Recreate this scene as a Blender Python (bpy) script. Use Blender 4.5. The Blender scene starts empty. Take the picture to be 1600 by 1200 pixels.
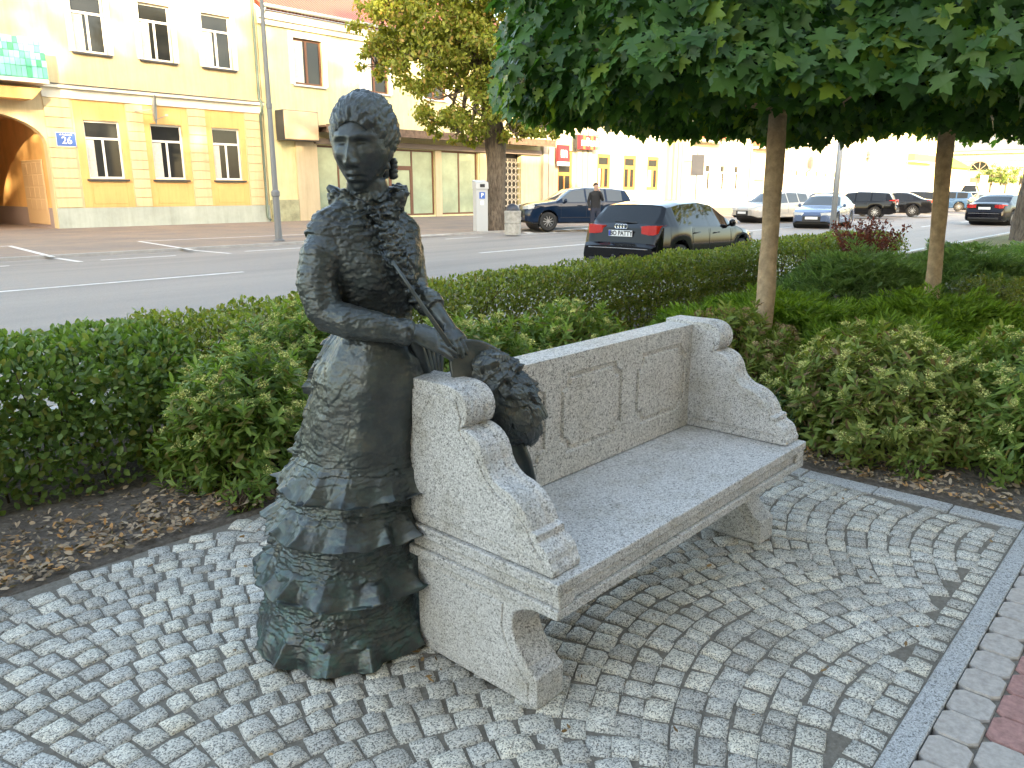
import bpy, bmesh, math, random
import numpy as np
from mathutils import Vector, Matrix, noise, Quaternion
from math import sin, cos, pi, radians, sqrt, atan2
sc = bpy.context.scene
COL = sc.collection
rng = np.random.default_rng(7); random.seed(7)
# ---------------------------------------------------------------- camera, sky, sun, exposure
AZ = radians(42.4); PITCH = math.atan(302/1200.); EYE = 1.55
cam = bpy.data.cameras.new('camera'); camo = bpy.data.objects.new('camera', cam); COL.objects.link(camo)
cam.sensor_width = 36; cam.lens = 27; cam.clip_end = 800; cam.clip_start = .05
camo.location = (0, 0, EYE); camo.rotation_euler = (pi/2-PITCH, 0, AZ-pi/2)
sc.camera = camo
SUN_ANG = radians(236); SUN_EL = radians(16)
w = bpy.data.worlds.new('World'); sc.world = w; w.use_nodes = True
nt = w.node_tree; bg = nt.nodes['Background']
sky = nt.nodes.new('ShaderNodeTexSky'); sky.sky_type = 'NISHITA'; sky.sun_disc = False
sky.sun_elevation = SUN_EL; sky.sun_rotation = pi/2 - SUN_ANG; sky.air_density = 1.0; sky.dust_density = 2.5; sky.ozone_density = 1
nt.links.new(sky.outputs[0], bg.inputs[0]); bg.inputs[1].default_value = 0.15
sl = bpy.data.lights.new('sun', 'SUN'); sl.energy = 2.0; sl.angle = radians(.5); sl.color = (1, .83, .6)
so = bpy.data.objects.new('sun', sl); COL.objects.link(so)
sd = Vector((cos(SUN_ANG)*cos(SUN_EL), sin(SUN_ANG)*cos(SUN_EL), sin(SUN_EL)))
so.rotation_euler = sd.to_track_quat('Z', 'Y').to_euler(); so.location = (-20, -20, 30)
sc.view_settings.view_transform = 'Standard'; sc.view_settings.look = 'None'
sc.view_settings.exposure = 3.1; sc.view_settings.gamma = 1
sc.view_settings.use_white_balance = True; sc.view_settings.white_balance_temperature = 8000; sc.view_settings.white_balance_tint = 8
# ---------------------------------------------------------------- measuring helpers
FW = Vector((cos(AZ), sin(AZ), 0)); RT = Vector((sin(AZ), -cos(AZ), 0)); UP = Vector((0, 0, 1))
def gz(x, y, z=0):      # point of the horizontal plane z seen at photo position x, y
    u = cos(PITCH)*(600-y)-sin(PITCH)*1200; f = cos(PITCH)*1200+sin(PITCH)*(600-y); s = (z-EYE)/u
    return FW*(f*s)+RT*((x-800)*s)+UP*z
def at(x, y, D):        # point at depth D (metres ahead of the eye, horizontally)
    u = cos(PITCH)*(600-y)-sin(PITCH)*1200; f = cos(PITCH)*1200+sin(PITCH)*(600-y); s = D/f
    return FW*D+RT*((x-800)*s)+UP*(EYE+u*s)
# ---------------------------------------------------------------- object helpers
def link(o, parent=None):
    COL.objects.link(o)
    if parent is not None: o.parent = parent
    return o
def tag(o, label=None, cat=None, group=None, kind=None):
    if label: o['label'] = label
    if cat: o['category'] = cat
    if group: o['group'] = group
    if kind: o['kind'] = kind
    return o
def empty(name, loc=(0, 0, 0), rz=0, **k):
    o = bpy.data.objects.new(name, None); o.location = loc; o.rotation_euler = (0, 0, rz); o.empty_display_size = .2
    link(o); return tag(o, **k)
def fast(name, V, Fs, mat, parent=None, smooth=False, mats=None, midx=None):
    """V (n,3); Fs list of int arrays (m,k)"""
    me = bpy.data.meshes.new(name); V = np.asarray(V, dtype=np.float32).reshape(-1, 3)
    me.vertices.add(len(V)); me.vertices.foreach_set('co', V.ravel())
    Fs = [np.asarray(f, dtype=np.int32) for f in Fs if len(f)]
    loops = np.concatenate([f.ravel() for f in Fs]); tot = np.concatenate([np.full(len(f), f.shape[1], np.int32) for f in Fs])
    st = np.concatenate([[0], np.cumsum(tot)[:-1]]).astype(np.int32)
    me.loops.add(len(loops)); me.loops.foreach_set('vertex_index', loops)
    me.polygons.add(len(tot)); me.polygons.foreach_set('loop_start', st); me.polygons.foreach_set('loop_total', tot)
    if smooth: me.polygons.foreach_set('use_smooth', np.ones(len(tot), bool))
    for m in (mats or [mat]): me.materials.append(m)
    if midx is not None: me.polygons.foreach_set('material_index', np.asarray(midx, np.int32))
    me.update(calc_edges=True); me.validate()
    return link(bpy.data.objects.new(name, me), parent)
class MB:
    """collects simple shapes, then links them as ONE mesh object"""
    def __init__(s): s.v = []; s.f = []; s.m = []
    def add(s, vs, fs, mi=0):
        n = len(s.v); s.v += [tuple(v) for v in vs]; s.f += [tuple(i+n for i in f) for f in fs]; s.m += [mi]*len(fs); return s
    def box(s, x0, x1, y0, y1, z0, z1, mi=0):
        return s.add([(x0,y0,z0),(x1,y0,z0),(x1,y1,z0),(x0,y1,z0),(x0,y0,z1),(x1,y0,z1),(x1,y1,z1),(x0,y1,z1)],
            [(0,3,2,1),(4,5,6,7),(0,1,5,4),(1,2,6,5),(2,3,7,6),(3,0,4,7)], mi)
    def quad(s, a, b, c, d, mi=0): return s.add([a, b, c, d], [(0,1,2,3)], mi)
    def tube(s, pts, rad, seg=8, mi=0, cap=True, flat=None):
        pts = [Vector(p) for p in pts]; n = len(pts); rad = rad if hasattr(rad, '__len__') else [rad]*n
        vs = []; up = None
        for i, p in enumerate(pts):
            t = (pts[min(i+1, n-1)]-pts[max(i-1, 0)]).normalized()
            if up is None: up = t.orthogonal().normalized()
            up = (up-t*up.dot(t)).normalized(); b = t.cross(up)
            for k in range(seg):
                a = 2*pi*k/seg; vs.append(p+(up*cos(a)+b*sin(a))*rad[i])
        fs = [(i*seg+k, i*seg+(k+1) % seg, (i+1)*seg+(k+1) % seg, (i+1)*seg+k) for i in range(n-1) for k in range(seg)]
        if cap: fs += [tuple(range(seg-1, -1, -1)), tuple(range((n-1)*seg, n*seg))]
        return s.add(vs, fs, mi)
    def lathe(s, prof, c=(0,0,0), seg=16, axis='z', mi=0, sx=1, sy=1):
        vs = []; n = len(prof)
        for r, h in prof:
            for k in range(seg):
                a = 2*pi*k/seg
                if axis == 'z': vs.append((c[0]+r*cos(a)*sx, c[1]+r*sin(a)*sy, c[2]+h))
                else: vs.append((c[0]+r*cos(a), c[1]+h, c[2]+r*sin(a)))
        fs = []
        for i in range(n-1):
            for k in range(seg):
                q = (i*seg+k, i*seg+(k+1) % seg, (i+1)*seg+(k+1) % seg, (i+1)*seg+k)
                fs.append(q if axis == 'z' else q[::-1])
        return s.add(vs, fs, mi)
    def prism(s, poly, d0, d1, axis='x', mi=0):
        """poly = list of (a, z); extruded along axis between d0 and d1"""
        n = len(poly)
        P = (lambda d, a, z: (d, a, z)) if axis == 'x' else (lambda d, a, z: (a, d, z))
        vs = [P(d0, a, z) for a, z in poly]+[P(d1, a, z) for a, z in poly]
        fs = [tuple(range(n-1, -1, -1)), tuple(range(n, 2*n))]+[(i, (i+1) % n, n+(i+1) % n, n+i) for i in range(n)]
        return s.add(vs, fs, mi)
    def build(s, name, mats, parent=None, smooth=False, bevel=0, fix=False, bseg=1, angle=None):
        me = bpy.data.meshes.new(name); me.from_pydata(s.v, [], s.f)
        for m in (mats if isinstance(mats, (list, tuple)) else [mats]): me.materials.append(m)
        if any(s.m): me.polygons.foreach_set('material_index', s.m)
        if smooth: me.polygons.foreach_set('use_smooth', [True]*len(s.f))
        me.update(); o = link(bpy.data.objects.new(name, me), parent)
        if fix or bevel:
            bm = bmesh.new(); bm.from_mesh(me); bmesh.ops.recalc_face_normals(bm, faces=bm.faces)
            if bevel:
                es = [e for e in bm.edges if len(e.link_faces) == 2 and e.calc_face_angle(0) > .5]
                bmesh.ops.bevel(bm, geom=es, offset=bevel, segments=bseg, affect='EDGES', profile=.5, clamp_overlap=True)
            bm.to_mesh(me); bm.free()
        if angle is not None:
            me.polygons.foreach_set('use_smooth', [True]*len(me.polygons))
            bm = bmesh.new(); bm.from_mesh(me)
            for e in bm.edges:
                if len(e.link_faces) == 2 and e.calc_face_angle(0) > angle: e.smooth = False
            bm.to_mesh(me); bm.free()
        return o
def box(name, x0, x1, y0, y1, z0, z1, mat, parent=None, bevel=0):
    return MB().box(x0, x1, y0, y1, z0, z1).build(name, mat, parent, bevel=bevel)
def text_mesh(name, body, size, mat, parent, loc, rot, ext=.004, bold=0, cx='CENTER', sx=1):
    cu = bpy.data.curves.new(name, 'FONT'); cu.body = body; cu.size = size; cu.extrude = ext; cu.offset = bold
    cu.align_x = cx; cu.align_y = 'CENTER'
    o = bpy.data.objects.new(name, cu); me = bpy.data.meshes.new_from_object(o); bpy.data.objects.remove(o); me.name = name
    me.materials.clear(); me.materials.append(mat)
    q = link(bpy.data.objects.new(name, me), parent); q.location = loc; q.rotation_euler = rot; q.scale = (sx, 1, 1); return q
# ---------------------------------------------------------------- materials
def S(n, k, v):
    if k in n.inputs: n.inputs[k].default_value = v
def newmat(name):
    m = bpy.data.materials.new(name); m.use_nodes = True; t = m.node_tree; return m, t, t.nodes['Principled BSDF']
def c4(c): return (c[0], c[1], c[2], 1)
def coords(t, kind='Object', scale=None):
    tc = t.nodes.new('ShaderNodeTexCoord')
    if scale is None: return tc.outputs[kind]
    mp = t.nodes.new('ShaderNodeMapping'); mp.inputs['Scale'].default_value = scale; t.links.new(tc.outputs[kind], mp.inputs[0]); return mp.outputs[0]
def tnoise(t, vec, scale, detail=4, rough=.55):
    n = t.nodes.new('ShaderNodeTexNoise'); n.inputs['Scale'].default_value = scale; n.inputs['Detail'].default_value = detail
    n.inputs['Roughness'].default_value = rough; t.links.new(vec, n.inputs['Vector']); return n.outputs['Fac']
def tvor(t, vec, scale, feature='F1', out='Distance'):
    n = t.nodes.new('ShaderNodeTexVoronoi'); n.feature = feature; n.inputs['Scale'].default_value = scale; t.links.new(vec, n.inputs['Vector']); return n.outputs[out]
def ramp(t, fac, stops, interp='LINEAR'):
    r = t.nodes.new('ShaderNodeValToRGB'); e = r.color_ramp.elements; r.color_ramp.interpolation = interp
    while len(e) < len(stops): e.new(.5)
    for i, (p, c) in enumerate(stops): e[i].position = p; e[i].color = c4(c) if hasattr(c, '__len__') else (c, c, c, 1)
    t.links.new(fac, r.inputs[0]); return r.outputs[0]
def mixc(t, fac, a, b, mode='MIX'):
    m = t.nodes.new('ShaderNodeMix'); m.data_type = 'RGBA'; m.blend_type = mode
    for k, v in ((0, fac), (6, a), (7, b)):
        if hasattr(v, 'is_linked') or hasattr(v, 'links'): t.links.new(v, m.inputs[k])
        else: m.inputs[k].default_value = v if k == 0 else c4(v)
    return m.outputs[2]
def bump(t, bs, h, strength, dist, prev=None):
    b = t.nodes.new('ShaderNodeBump'); b.inputs['Strength'].default_value = strength; b.inputs['Distance'].default_value = dist
    t.links.new(h, b.inputs['Height'])
    if prev: t.links.new(prev, b.inputs['Normal'])
    t.links.new(b.outputs[0], bs.inputs['Normal']); return b.outputs[0]
def M(name, col, rough=.6, metal=0, var=None, bmp=None, coat=0, spec=None, emit=None, isl=0):
    m, t, b = newmat(name)
    S(b, 'Base Color', c4(col)); S(b, 'Roughness', rough); S(b, 'Metallic', metal); S(b, 'Coat Weight', coat); S(b, 'Coat Roughness', .03)
    if spec is not None: S(b, 'Specular IOR Level', spec)
    if emit: S(b, 'Emission Color', c4(emit)); S(b, 'Emission Strength', 1.)
    if var:
        sc_, amt = var[0], var[1]; v = coords(t); f = tnoise(t, v, sc_, 6, .65)
        lo = [c*(1-amt) for c in col]; hi = [min(1, c*(1+amt)) for c in col]
        c = ramp(t, f, [(.3, lo), (.7, hi)]); t.links.new(c, b.inputs['Base Color'])
    if isl:
        g = t.nodes.new('ShaderNodeNewGeometry'); c = ramp(t, g.outputs['Random Per Island'], [(0, [x*(1-isl) for x in col]), (1, [min(1, x*(1+isl)) for x in col])])
        t.links.new(c, b.inputs['Base Color'])
    if bmp: bump(t, b, tnoise(t, coords(t), bmp[0], 5), bmp[1], bmp[2])
    return m
def granite(name, tint=(1, 1, 1.03), scale=330, light=1., stain=.5, fine=.25, warm=0):
    m, t, b = newmat(name); v = coords(t)
    n1 = tvor(t, v, scale, 'F1', 'Color'); sep = t.nodes.new('ShaderNodeSeparateColor'); t.links.new(n1, sep.inputs[0])
    n2 = tvor(t, v, scale*.55, 'F1', 'Color'); sep2 = t.nodes.new('ShaderNodeSeparateColor'); t.links.new(n2, sep2.inputs[0])
    L = light
    g = lambda x: [x*L*k for k in tint]
    c1 = ramp(t, sep.outputs[0], [(.0, g(.09)), (.2, g(.14)), (.32, g(.33)), (.6, g(.5)), (.8, g(.66)), (1, g(.76))])
    c2 = ramp(t, sep2.outputs[0], [(.0, g(.08)), (.14, g(.12)), (.24, g(.42)), (1, g(.60))])
    c = mixc(t, .5, c1, c2)
    st = tnoise(t, v, 5, 6, .7); sm = ramp(t, st, [(.50, (1, 1, 1)), (.74, (1-stain*.4, 1-stain*.45, 1-stain*.55))])
    c = mixc(t, 1, c, sm, 'MULTIPLY'); t.links.new(c, b.inputs['Base Color']); S(b, 'Roughness', .62)
    h = tnoise(t, v, scale*.6, 3); bump(t, b, h, fine, .002)
    return m
def leafmat(name, c0, c1, trans=.35, rough=.45, c2=None, p2=.9):
    m, t, b = newmat(name); g = t.nodes.new('ShaderNodeNewGeometry'); out = t.nodes['Material Output']
    stops = [(0, c0), (.8, c1)]+([(p2, c2)] if c2 else [])
    c = ramp(t, g.outputs['Random Per Island'], stops); t.links.new(c, b.inputs['Base Color']); S(b, 'Roughness', rough); S(b, 'Specular IOR Level', .35)
    tr = t.nodes.new('ShaderNodeBsdfTranslucent'); ct = mixc(t, 1, c, (1.5, 1.7, .6), 'MULTIPLY'); t.links.new(ct, tr.inputs[0])
    mx = t.nodes.new('ShaderNodeMixShader'); mx.inputs[0].default_value = trans
    t.links.new(b.outputs[0], mx.inputs[1]); t.links.new(tr.outputs[0], mx.inputs[2]); t.links.new(mx.outputs[0], out.inputs[0]); return m
def glassmat(name, col=(.02, .025, .03), rough=.04, spec=.8):
    return M(name, col, rough, 0, spec=spec)
def bronze():
    m, t, b = newmat('bronze'); v = coords(t)
    f = tnoise(t, v, 7, 8, .7); c = ramp(t, f, [(.3, (.040, .045, .048)), (.5, (.070, .078, .080)), (.66, (.11, .113, .102)), (.8, (.17, .145, .105))])
    geo = t.nodes.new('ShaderNodeNewGeometry'); sx = t.nodes.new('ShaderNodeSeparateXYZ'); t.links.new(geo.outputs['Position'], sx.inputs[0])
    zr = ramp(t, sx.outputs[2], [(.0, .85), (.35, .35), (.75, .12), (1., .1)])
    pf = ramp(t, tnoise(t, v, 16, 8, .75), [(.45, 0.), (.62, 1.)])
    fac = t.nodes.new('ShaderNodeMath'); fac.operation = 'MULTIPLY'; t.links.new(zr, fac.inputs[0]); t.links.new(pf, fac.inputs[1])
    c = mixc(t, fac.outputs[0], c, (.075, .150, .138)); t.links.new(c, b.inputs['Base Color'])
    S(b, 'Metallic', .55); S(b, 'Specular IOR Level', .5)
    r = ramp(t, tnoise(t, v, 12, 5), [(.3, .30), (.7, .46)]); t.links.new(r, b.inputs['Roughness'])
    p = bump(t, b, tnoise(t, coords(t, 'Object', (1, 1, 2.2)), 30, 6, .6), .4, .005)
    bump(t, b, tnoise(t, v, 220, 3, .6), .25, .001, p); return m
GRAN = granite('granite', (1.02, 1.0, .98), 330, 1.08, .75); GRANR = granite('granite_rough', (1.04, .99, .93), 280, 1.12, .4, .5)
BRONZE = bronze()
# ---------------------------------------------------------------- the ground
asph, t_, b_ = newmat('asphalt'); v_ = coords(t_)
c_ = ramp(t_, tnoise(t_, v_, 90, 4, .8), [(.3, (.175, .155, .14)), (.5, (.255, .23, .21)), (.72, (.39, .355, .325))])
c2_ = ramp(t_, tnoise(t_, coords(t_, 'Object', (.06, .5, 1)), 1.2, 5, .6), [(.32, (.72, .71, .71)), (.48, (.95, .94, .93)), (.68, (1.12, 1.09, 1.06))])
t_.links.new(mixc(t_, 1, c_, c2_, 'MULTIPLY'), b_.inputs['Base Color']); S(b_, 'Roughness', .75); bump(t_, b_, tnoise(t_, v_, 140, 3), .5, .004)
PAVE, t_, b_ = newmat('far_paving'); v_ = coords(t_)
br = t_.nodes.new('ShaderNodeTexBrick'); br.inputs['Scale'].default_value = 4; br.inputs['Color1'].default_value = (.30, .22, .18, 1); br.inputs['Color2'].default_value = (.26, .21, .18, 1)
br.inputs['Mortar'].default_value = (.16, .13, .11, 1); br.inputs['Mortar Size'].default_value = .03; t_.links.new(v_, br.inputs['Vector'])
c2_ = ramp(t_, tnoise(t_, v_, .5, 5, .6), [(.35, (.8, .82, .85)), (.65, (1.15, 1.1, 1.0))])
t_.links.new(mixc(t_, 1, br.outputs[0], c2_, 'MULTIPLY'), b_.inputs['Base Color']); S(b_, 'Roughness', .85)
SOIL, t_, b_ = newmat('soil'); v_ = coords(t_)
c_ = ramp(t_, tnoise(t_, v_, 35, 8, .75), [(.3, (.07, .055, .044)), (.55, (.17, .14, .115)), (.75, (.34, .28, .23))])
t_.links.new(c_, b_.inputs['Base Color']); S(b_, 'Roughness', .95); bump(t_, b_, tnoise(t_, v_, 60, 6, .7), .9, .02)
SAND, t_, b_ = newmat('joint_sand'); v_ = coords(t_)
c_ = ramp(t_, tnoise(t_, v_, 60, 8, .75), [(.3, (.10, .088, .072)), (.55, (.19, .168, .14)), (.8, (.32, .285, .24))])
t_.links.new(c_, b_.inputs['Base Color']); S(b_, 'Roughness', .95); bump(t_, b_, tnoise(t_, v_, 130, 5, .7), .8, .006)
WHITEP = M('road_paint', (.62, .60, .57), .7, var=(6, .25))
KERB = granite('kerb_granite', (1, 1, 1), 300, .85, .5)
def struct(o): o['kind'] = 'structure'; return o
struct(box('ground', -350, 500, -350, 500, -.5, -.14, M('earth', (.2, .17, .14), .9)))
struct(box('road', -120, 300, 6.0, 21.0, -.13, -.05, asph))
struct(box('pavement', -120, 300, 21.15, 60, -.13, .02, PAVE))
struct(box('kerb', -120, 300, 21.0, 21.15, -.13, .03, M('kerb_stone', (.36, .34, .32), .8, var=(3, .2))))
struct(box('kerb', -120, 300, 5.85, 6.0, -.13, .05, KERB))
grass_m = M('turf', (.10, .10, .035), .95, var=(3, .5), bmp=(30, .8, .03))
struct(box('grass_verge', 12, 300, -1, 5.85, -.13, .0, grass_m))
mk = MB(); RZ = -.046
def line(a, b, wd=.12, z=RZ):
    a = Vector((a[0], a[1], z)); b = Vector((b[0], b[1], z)); d = (b-a).normalized(); n = Vector((-d.y, d.x, 0))*wd/2
    mk.quad(a-n, b-n, b+n, a+n)
def pline(p, q, wd=.12, z=RZ): line(gz(*p, z), gz(*q, z), wd, z)
line((-30, 14.6), (7.9, 14.6), .14); line((10.6, 14.6), (11.8, 14.6), .14)
for i in range(12): line((14.6+i*12, 14.5), (23+i*12, 14.5), .14)
for i in range(24): line((25+i*7, 10.3), (28+i*7, 10.3), .12)
for i in range(40): line((-30+i*3.7, 19.6), (-28.2+i*3.7, 19.6), .12)
for a, b in (((0, 385), (18, 384)), ((14, 384), (82, 401)), ((217, 377), (480, 366)), ((217, 377), (300, 390)), ((700, 366), (610, 371))): pline(a, b, .14, .024)
pline((86, 403), (126, 409), .14); pline((302, 391), (360, 396), .13)
for i in range(7): line((22.5+i*1.3, 19.5), (23.7+i*1.3, 20.9), .32)
line((21.5, 19.35), (34, 19.35), .12)
for i in range(18): line((36+i*3.2, 19.2), (38.4+i*3.2, 24.5), .12, .024) if False else None
for i in range(18): line((38+i*3.4, 21.3), (40.5+i*3.4, 26), .12, .024)
struct(mk.build('road_marking', WHITEP))
# soil of the planting bed, finely bumpy near the eye
def soil():
    xs = np.arange(-2.5, 13, .045); ys = np.arange(-3., 5.86, .045); X, Y = np.meshgrid(xs, ys, indexing='ij')
    Z = np.empty_like(X)
    for i in range(X.shape[0]):
        for j in range(X.shape[1]):
            Z[i, j] = .035*noise.noise((X[i, j]*2, Y[i, j]*2, 1))+.016*noise.noise((X[i, j]*11, Y[i, j]*11, 3))
    inside = (X < 4.22) & (Y < 3.33); Z = np.where(inside, -.11, Z+.005); edge = (~inside) & (X < 4.35) & (Y < 3.46); Z = np.where(edge, Z*.3-.012, Z)
    n, m = X.shape; idx = np.arange(n*m).reshape(n, m)
    F = np.stack([idx[:-1, :-1].ravel(), idx[1:, :-1].ravel(), idx[1:, 1:].ravel(), idx[:-1, 1:].ravel()], 1)
    struct(fast('soil', np.stack([X.ravel(), Y.ravel(), Z.ravel()], 1), [F], SOIL, smooth=True))
soil()
# cobblestone paving : every sett a rough-topped block, laid in shallow segmental arcs
def rough_block(cx, cy, ux, uy, a, b, jit, gap, V, F, zt, tilt, amp=.0028, res=4, chip=.006):
    """block with half-sizes a,b along u / v; top is a res x res grid, dropped rim"""
    u = np.array([ux, uy]); v = np.array([-uy, ux]); c = np.array([cx, cy])
    cs = [(-a, -b), (a, -b), (a, b), (-a, b)]; cs = [c+u*(p+random.uniform(-jit, jit))+v*(q+random.uniform(-jit, jit)) for p, q in cs]
    n0 = len(V); N = res+2
    for i in range(N):
        for j in range(N):
            s = (0, .05, .35, .65, .95, 1)[i] if N == 6 else i/(N-1); t = (0, .05, .35, .65, .95, 1)[j] if N == 6 else j/(N-1)
            rim = i in (0, N-1) or j in (0, N-1); corner = (i in (1, N-2)) and (j in (1, N-2))
            if rim: s = min(max(s, 0), 1); t = min(max(t, 0), 1)
            p = cs[0]*(1-s)*(1-t)+cs[1]*s*(1-t)+cs[2]*s*t+cs[3]*(1-s)*t
            e = random.uniform(-1, 1)*.0019
            if rim: p = p+np.array([e, -e])
            z = zt+(s-.5)*tilt[0]+(t-.5)*tilt[1]+random.uniform(-1, 1)*amp-(.003 if corner else 0)
            if (i in (1, N-2)) or (j in (1, N-2)): z -= random.uniform(0, .0022)
            if rim: z = zt-.022
            V.append((p[0], p[1], z))
    for i in range(N-1):
        for j in range(N-1):
            q = n0+i*N+j; F.append((q, q+N, q+N+1, q+1))
def cobbles():
    V = []; F = []; P = 1.5; sag = .26; pitch = .092
    y0 = -.2
    for k in range(52):
        base = y0+k*pitch; x = -1.6+random.uniform(0, .05)
        while x < 4.08:
            w_ = random.uniform(.072, .106)
            xm = x+w_/2; ph = ((xm-.05)/P) % 1.0; yy = base+sag*4*ph*(1-ph)*1.0; dy = sag*4*(1-2*ph)/P
            yy += .010*sin(xm*5.1+k*.12)
            L = sqrt(1+dy*dy); ux, uy = 1/L, dy/L
            if yy < 3.28 and yy > .575 and xm < 4.07:
                rough_block(xm, yy, ux, uy, w_*L/2-.0025, pitch/2*(.95 if abs(dy)>.45 else 1)-.0012+random.uniform(-.003, .002), .006, 0, V, F, -.001+random.uniform(-.0025, .0025), (random.uniform(-.005, .005), random.uniform(-.005, .005)))
            x += w_
    # straight border rows by the kerb strip and by the bed
    x = -1.6
    while x < 4.08:
        w_ = random.uniform(.08, .115)
        rough_block(x+w_/2, .525, 1, 0, w_/2-.006, .042, .005, 0, V, F, -.003, (0, 0)); x += w_
    V = np.array(V); o = fast('cobblestone_paving', V, [np.array(F)], SETT, smooth=False); struct(o)
SETT, t_, b_ = newmat('sett_granite'); v_ = coords(t_)
n1 = tvor(t_, v_, 260, 'F1', 'Color'); sp_ = t_.nodes.new('ShaderNodeSeparateColor'); t_.links.new(n1, sp_.inputs[0])
c_ = ramp(t_, sp_.outputs[0], [(0, (.14, .14, .14)), (.2, (.22, .22, .22)), (.36, (.50, .50, .49)), (1, (.80, .79, .77))])
g_ = t_.nodes.new('ShaderNodeNewGeometry'); ri = ramp(t_, g_.outputs['Random Per Island'], [(0, (.76, .73, .69)), (.3, (.92, .89, .84)), (.7, (1.04, 1.01, .95)), (1, (1.18, 1.12, 1.0))])
c_ = mixc(t_, 1, c_, ri, 'MULTIPLY'); st_ = ramp(t_, tnoise(t_, v_, 3.5, 7, .7), [(.36, (1.02, 1.02, 1.02)), (.72, (.80, .77, .71))])
c_ = mixc(t_, 1, c_, st_, 'MULTIPLY'); t_.links.new(c_, b_.inputs['Base Color']); S(b_, 'Roughness', .8); bump(t_, b_, tnoise(t_, v_, 95, 5, .7), .8, .007)
cobbles()
struct(box('joint_sand', -3, 4.2, .42, 3.32, -.13, -.0085, SAND))
kb = MB(); x = -2.0
while x < 6:
    L = 1.0; kb.box(x+.002, x+L-.002, .405, .478, -.1, .004); x += L
struct(kb.build('kerb_strip', KERB, bevel=.004))
kb = MB(); y = .48
while y < 2.4:
    L = random.uniform(.3, .5); kb.box(4.085, 4.2, y+.003, y+L-.003, -.1, random.uniform(.0, .008)); y += L
y = 2.4
while y < 3.3: kb.box(4.085, 4.2, y+.003, y+.2, -.1, .0); y += .2
struct(kb.build('kerb_strip', KERB, bevel=.004))
# interlocking concrete pavers beside the kerb strip
def pavers():
    G = MB(); R_ = MB(); pw, pl = .145, .125
    def shape(cx, cy):
        hw, hl, c = pw/2-.0025, pl/2-.0025, .022
        return [(cx-hw+c, cy-hl), (cx+hw-c, cy-hl), (cx+hw, cy-hl+c), (cx+hw, cy+hl-c), (cx+hw-c, cy+hl), (cx-hw+c, cy+hl), (cx-hw, cy+hl-c), (cx-hw, cy-hl+c)]
    for i in range(8, 60):
        for j in range(0, 22):
            cx = -.4+i*pw+(j % 2)*pw*.5; cy = .343-j*(pl-.0)*.98
            s = shape(cx, cy); z = random.uniform(-.003, .002)
            red = j >= 1 and (i+j*2) % 9 > 2
            B = R_ if red else G
            n = len(s); cxm = cx; inner = [(cxm+(a-cxm)*.95, cy+(b-cy)*.95) for a, b in s]
            vs = [(a, b, -.05) for a, b in s]+[(a, b, z-.006) for a, b in s]+[(a, b, z) for a, b in inner]
            fs = [(k, (k+1) % n, n+(k+1) % n, n+k) for k in range(n)]+[(n+k, n+(k+1) % n, 2*n+(k+1) % n, 2*n+k) for k in range(n)]+[tuple(range(2*n, 3*n))]
            B.add(vs, fs)
    mg = M('grey_paver', (.40, .36, .33), .85, var=(40, .25), bmp=(150, .5, .003)); mr = M('red_paver', (.36, .19, .17), .85, var=(40, .3), bmp=(150, .5, .003))
    struct(G.build('brick_pavement', mg)); struct(R_.build('brick_pavement', mr))
    struct(box('brick_pavement', -60, 80, -24, .38, -.13, -.012, SAND))
pavers()
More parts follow.
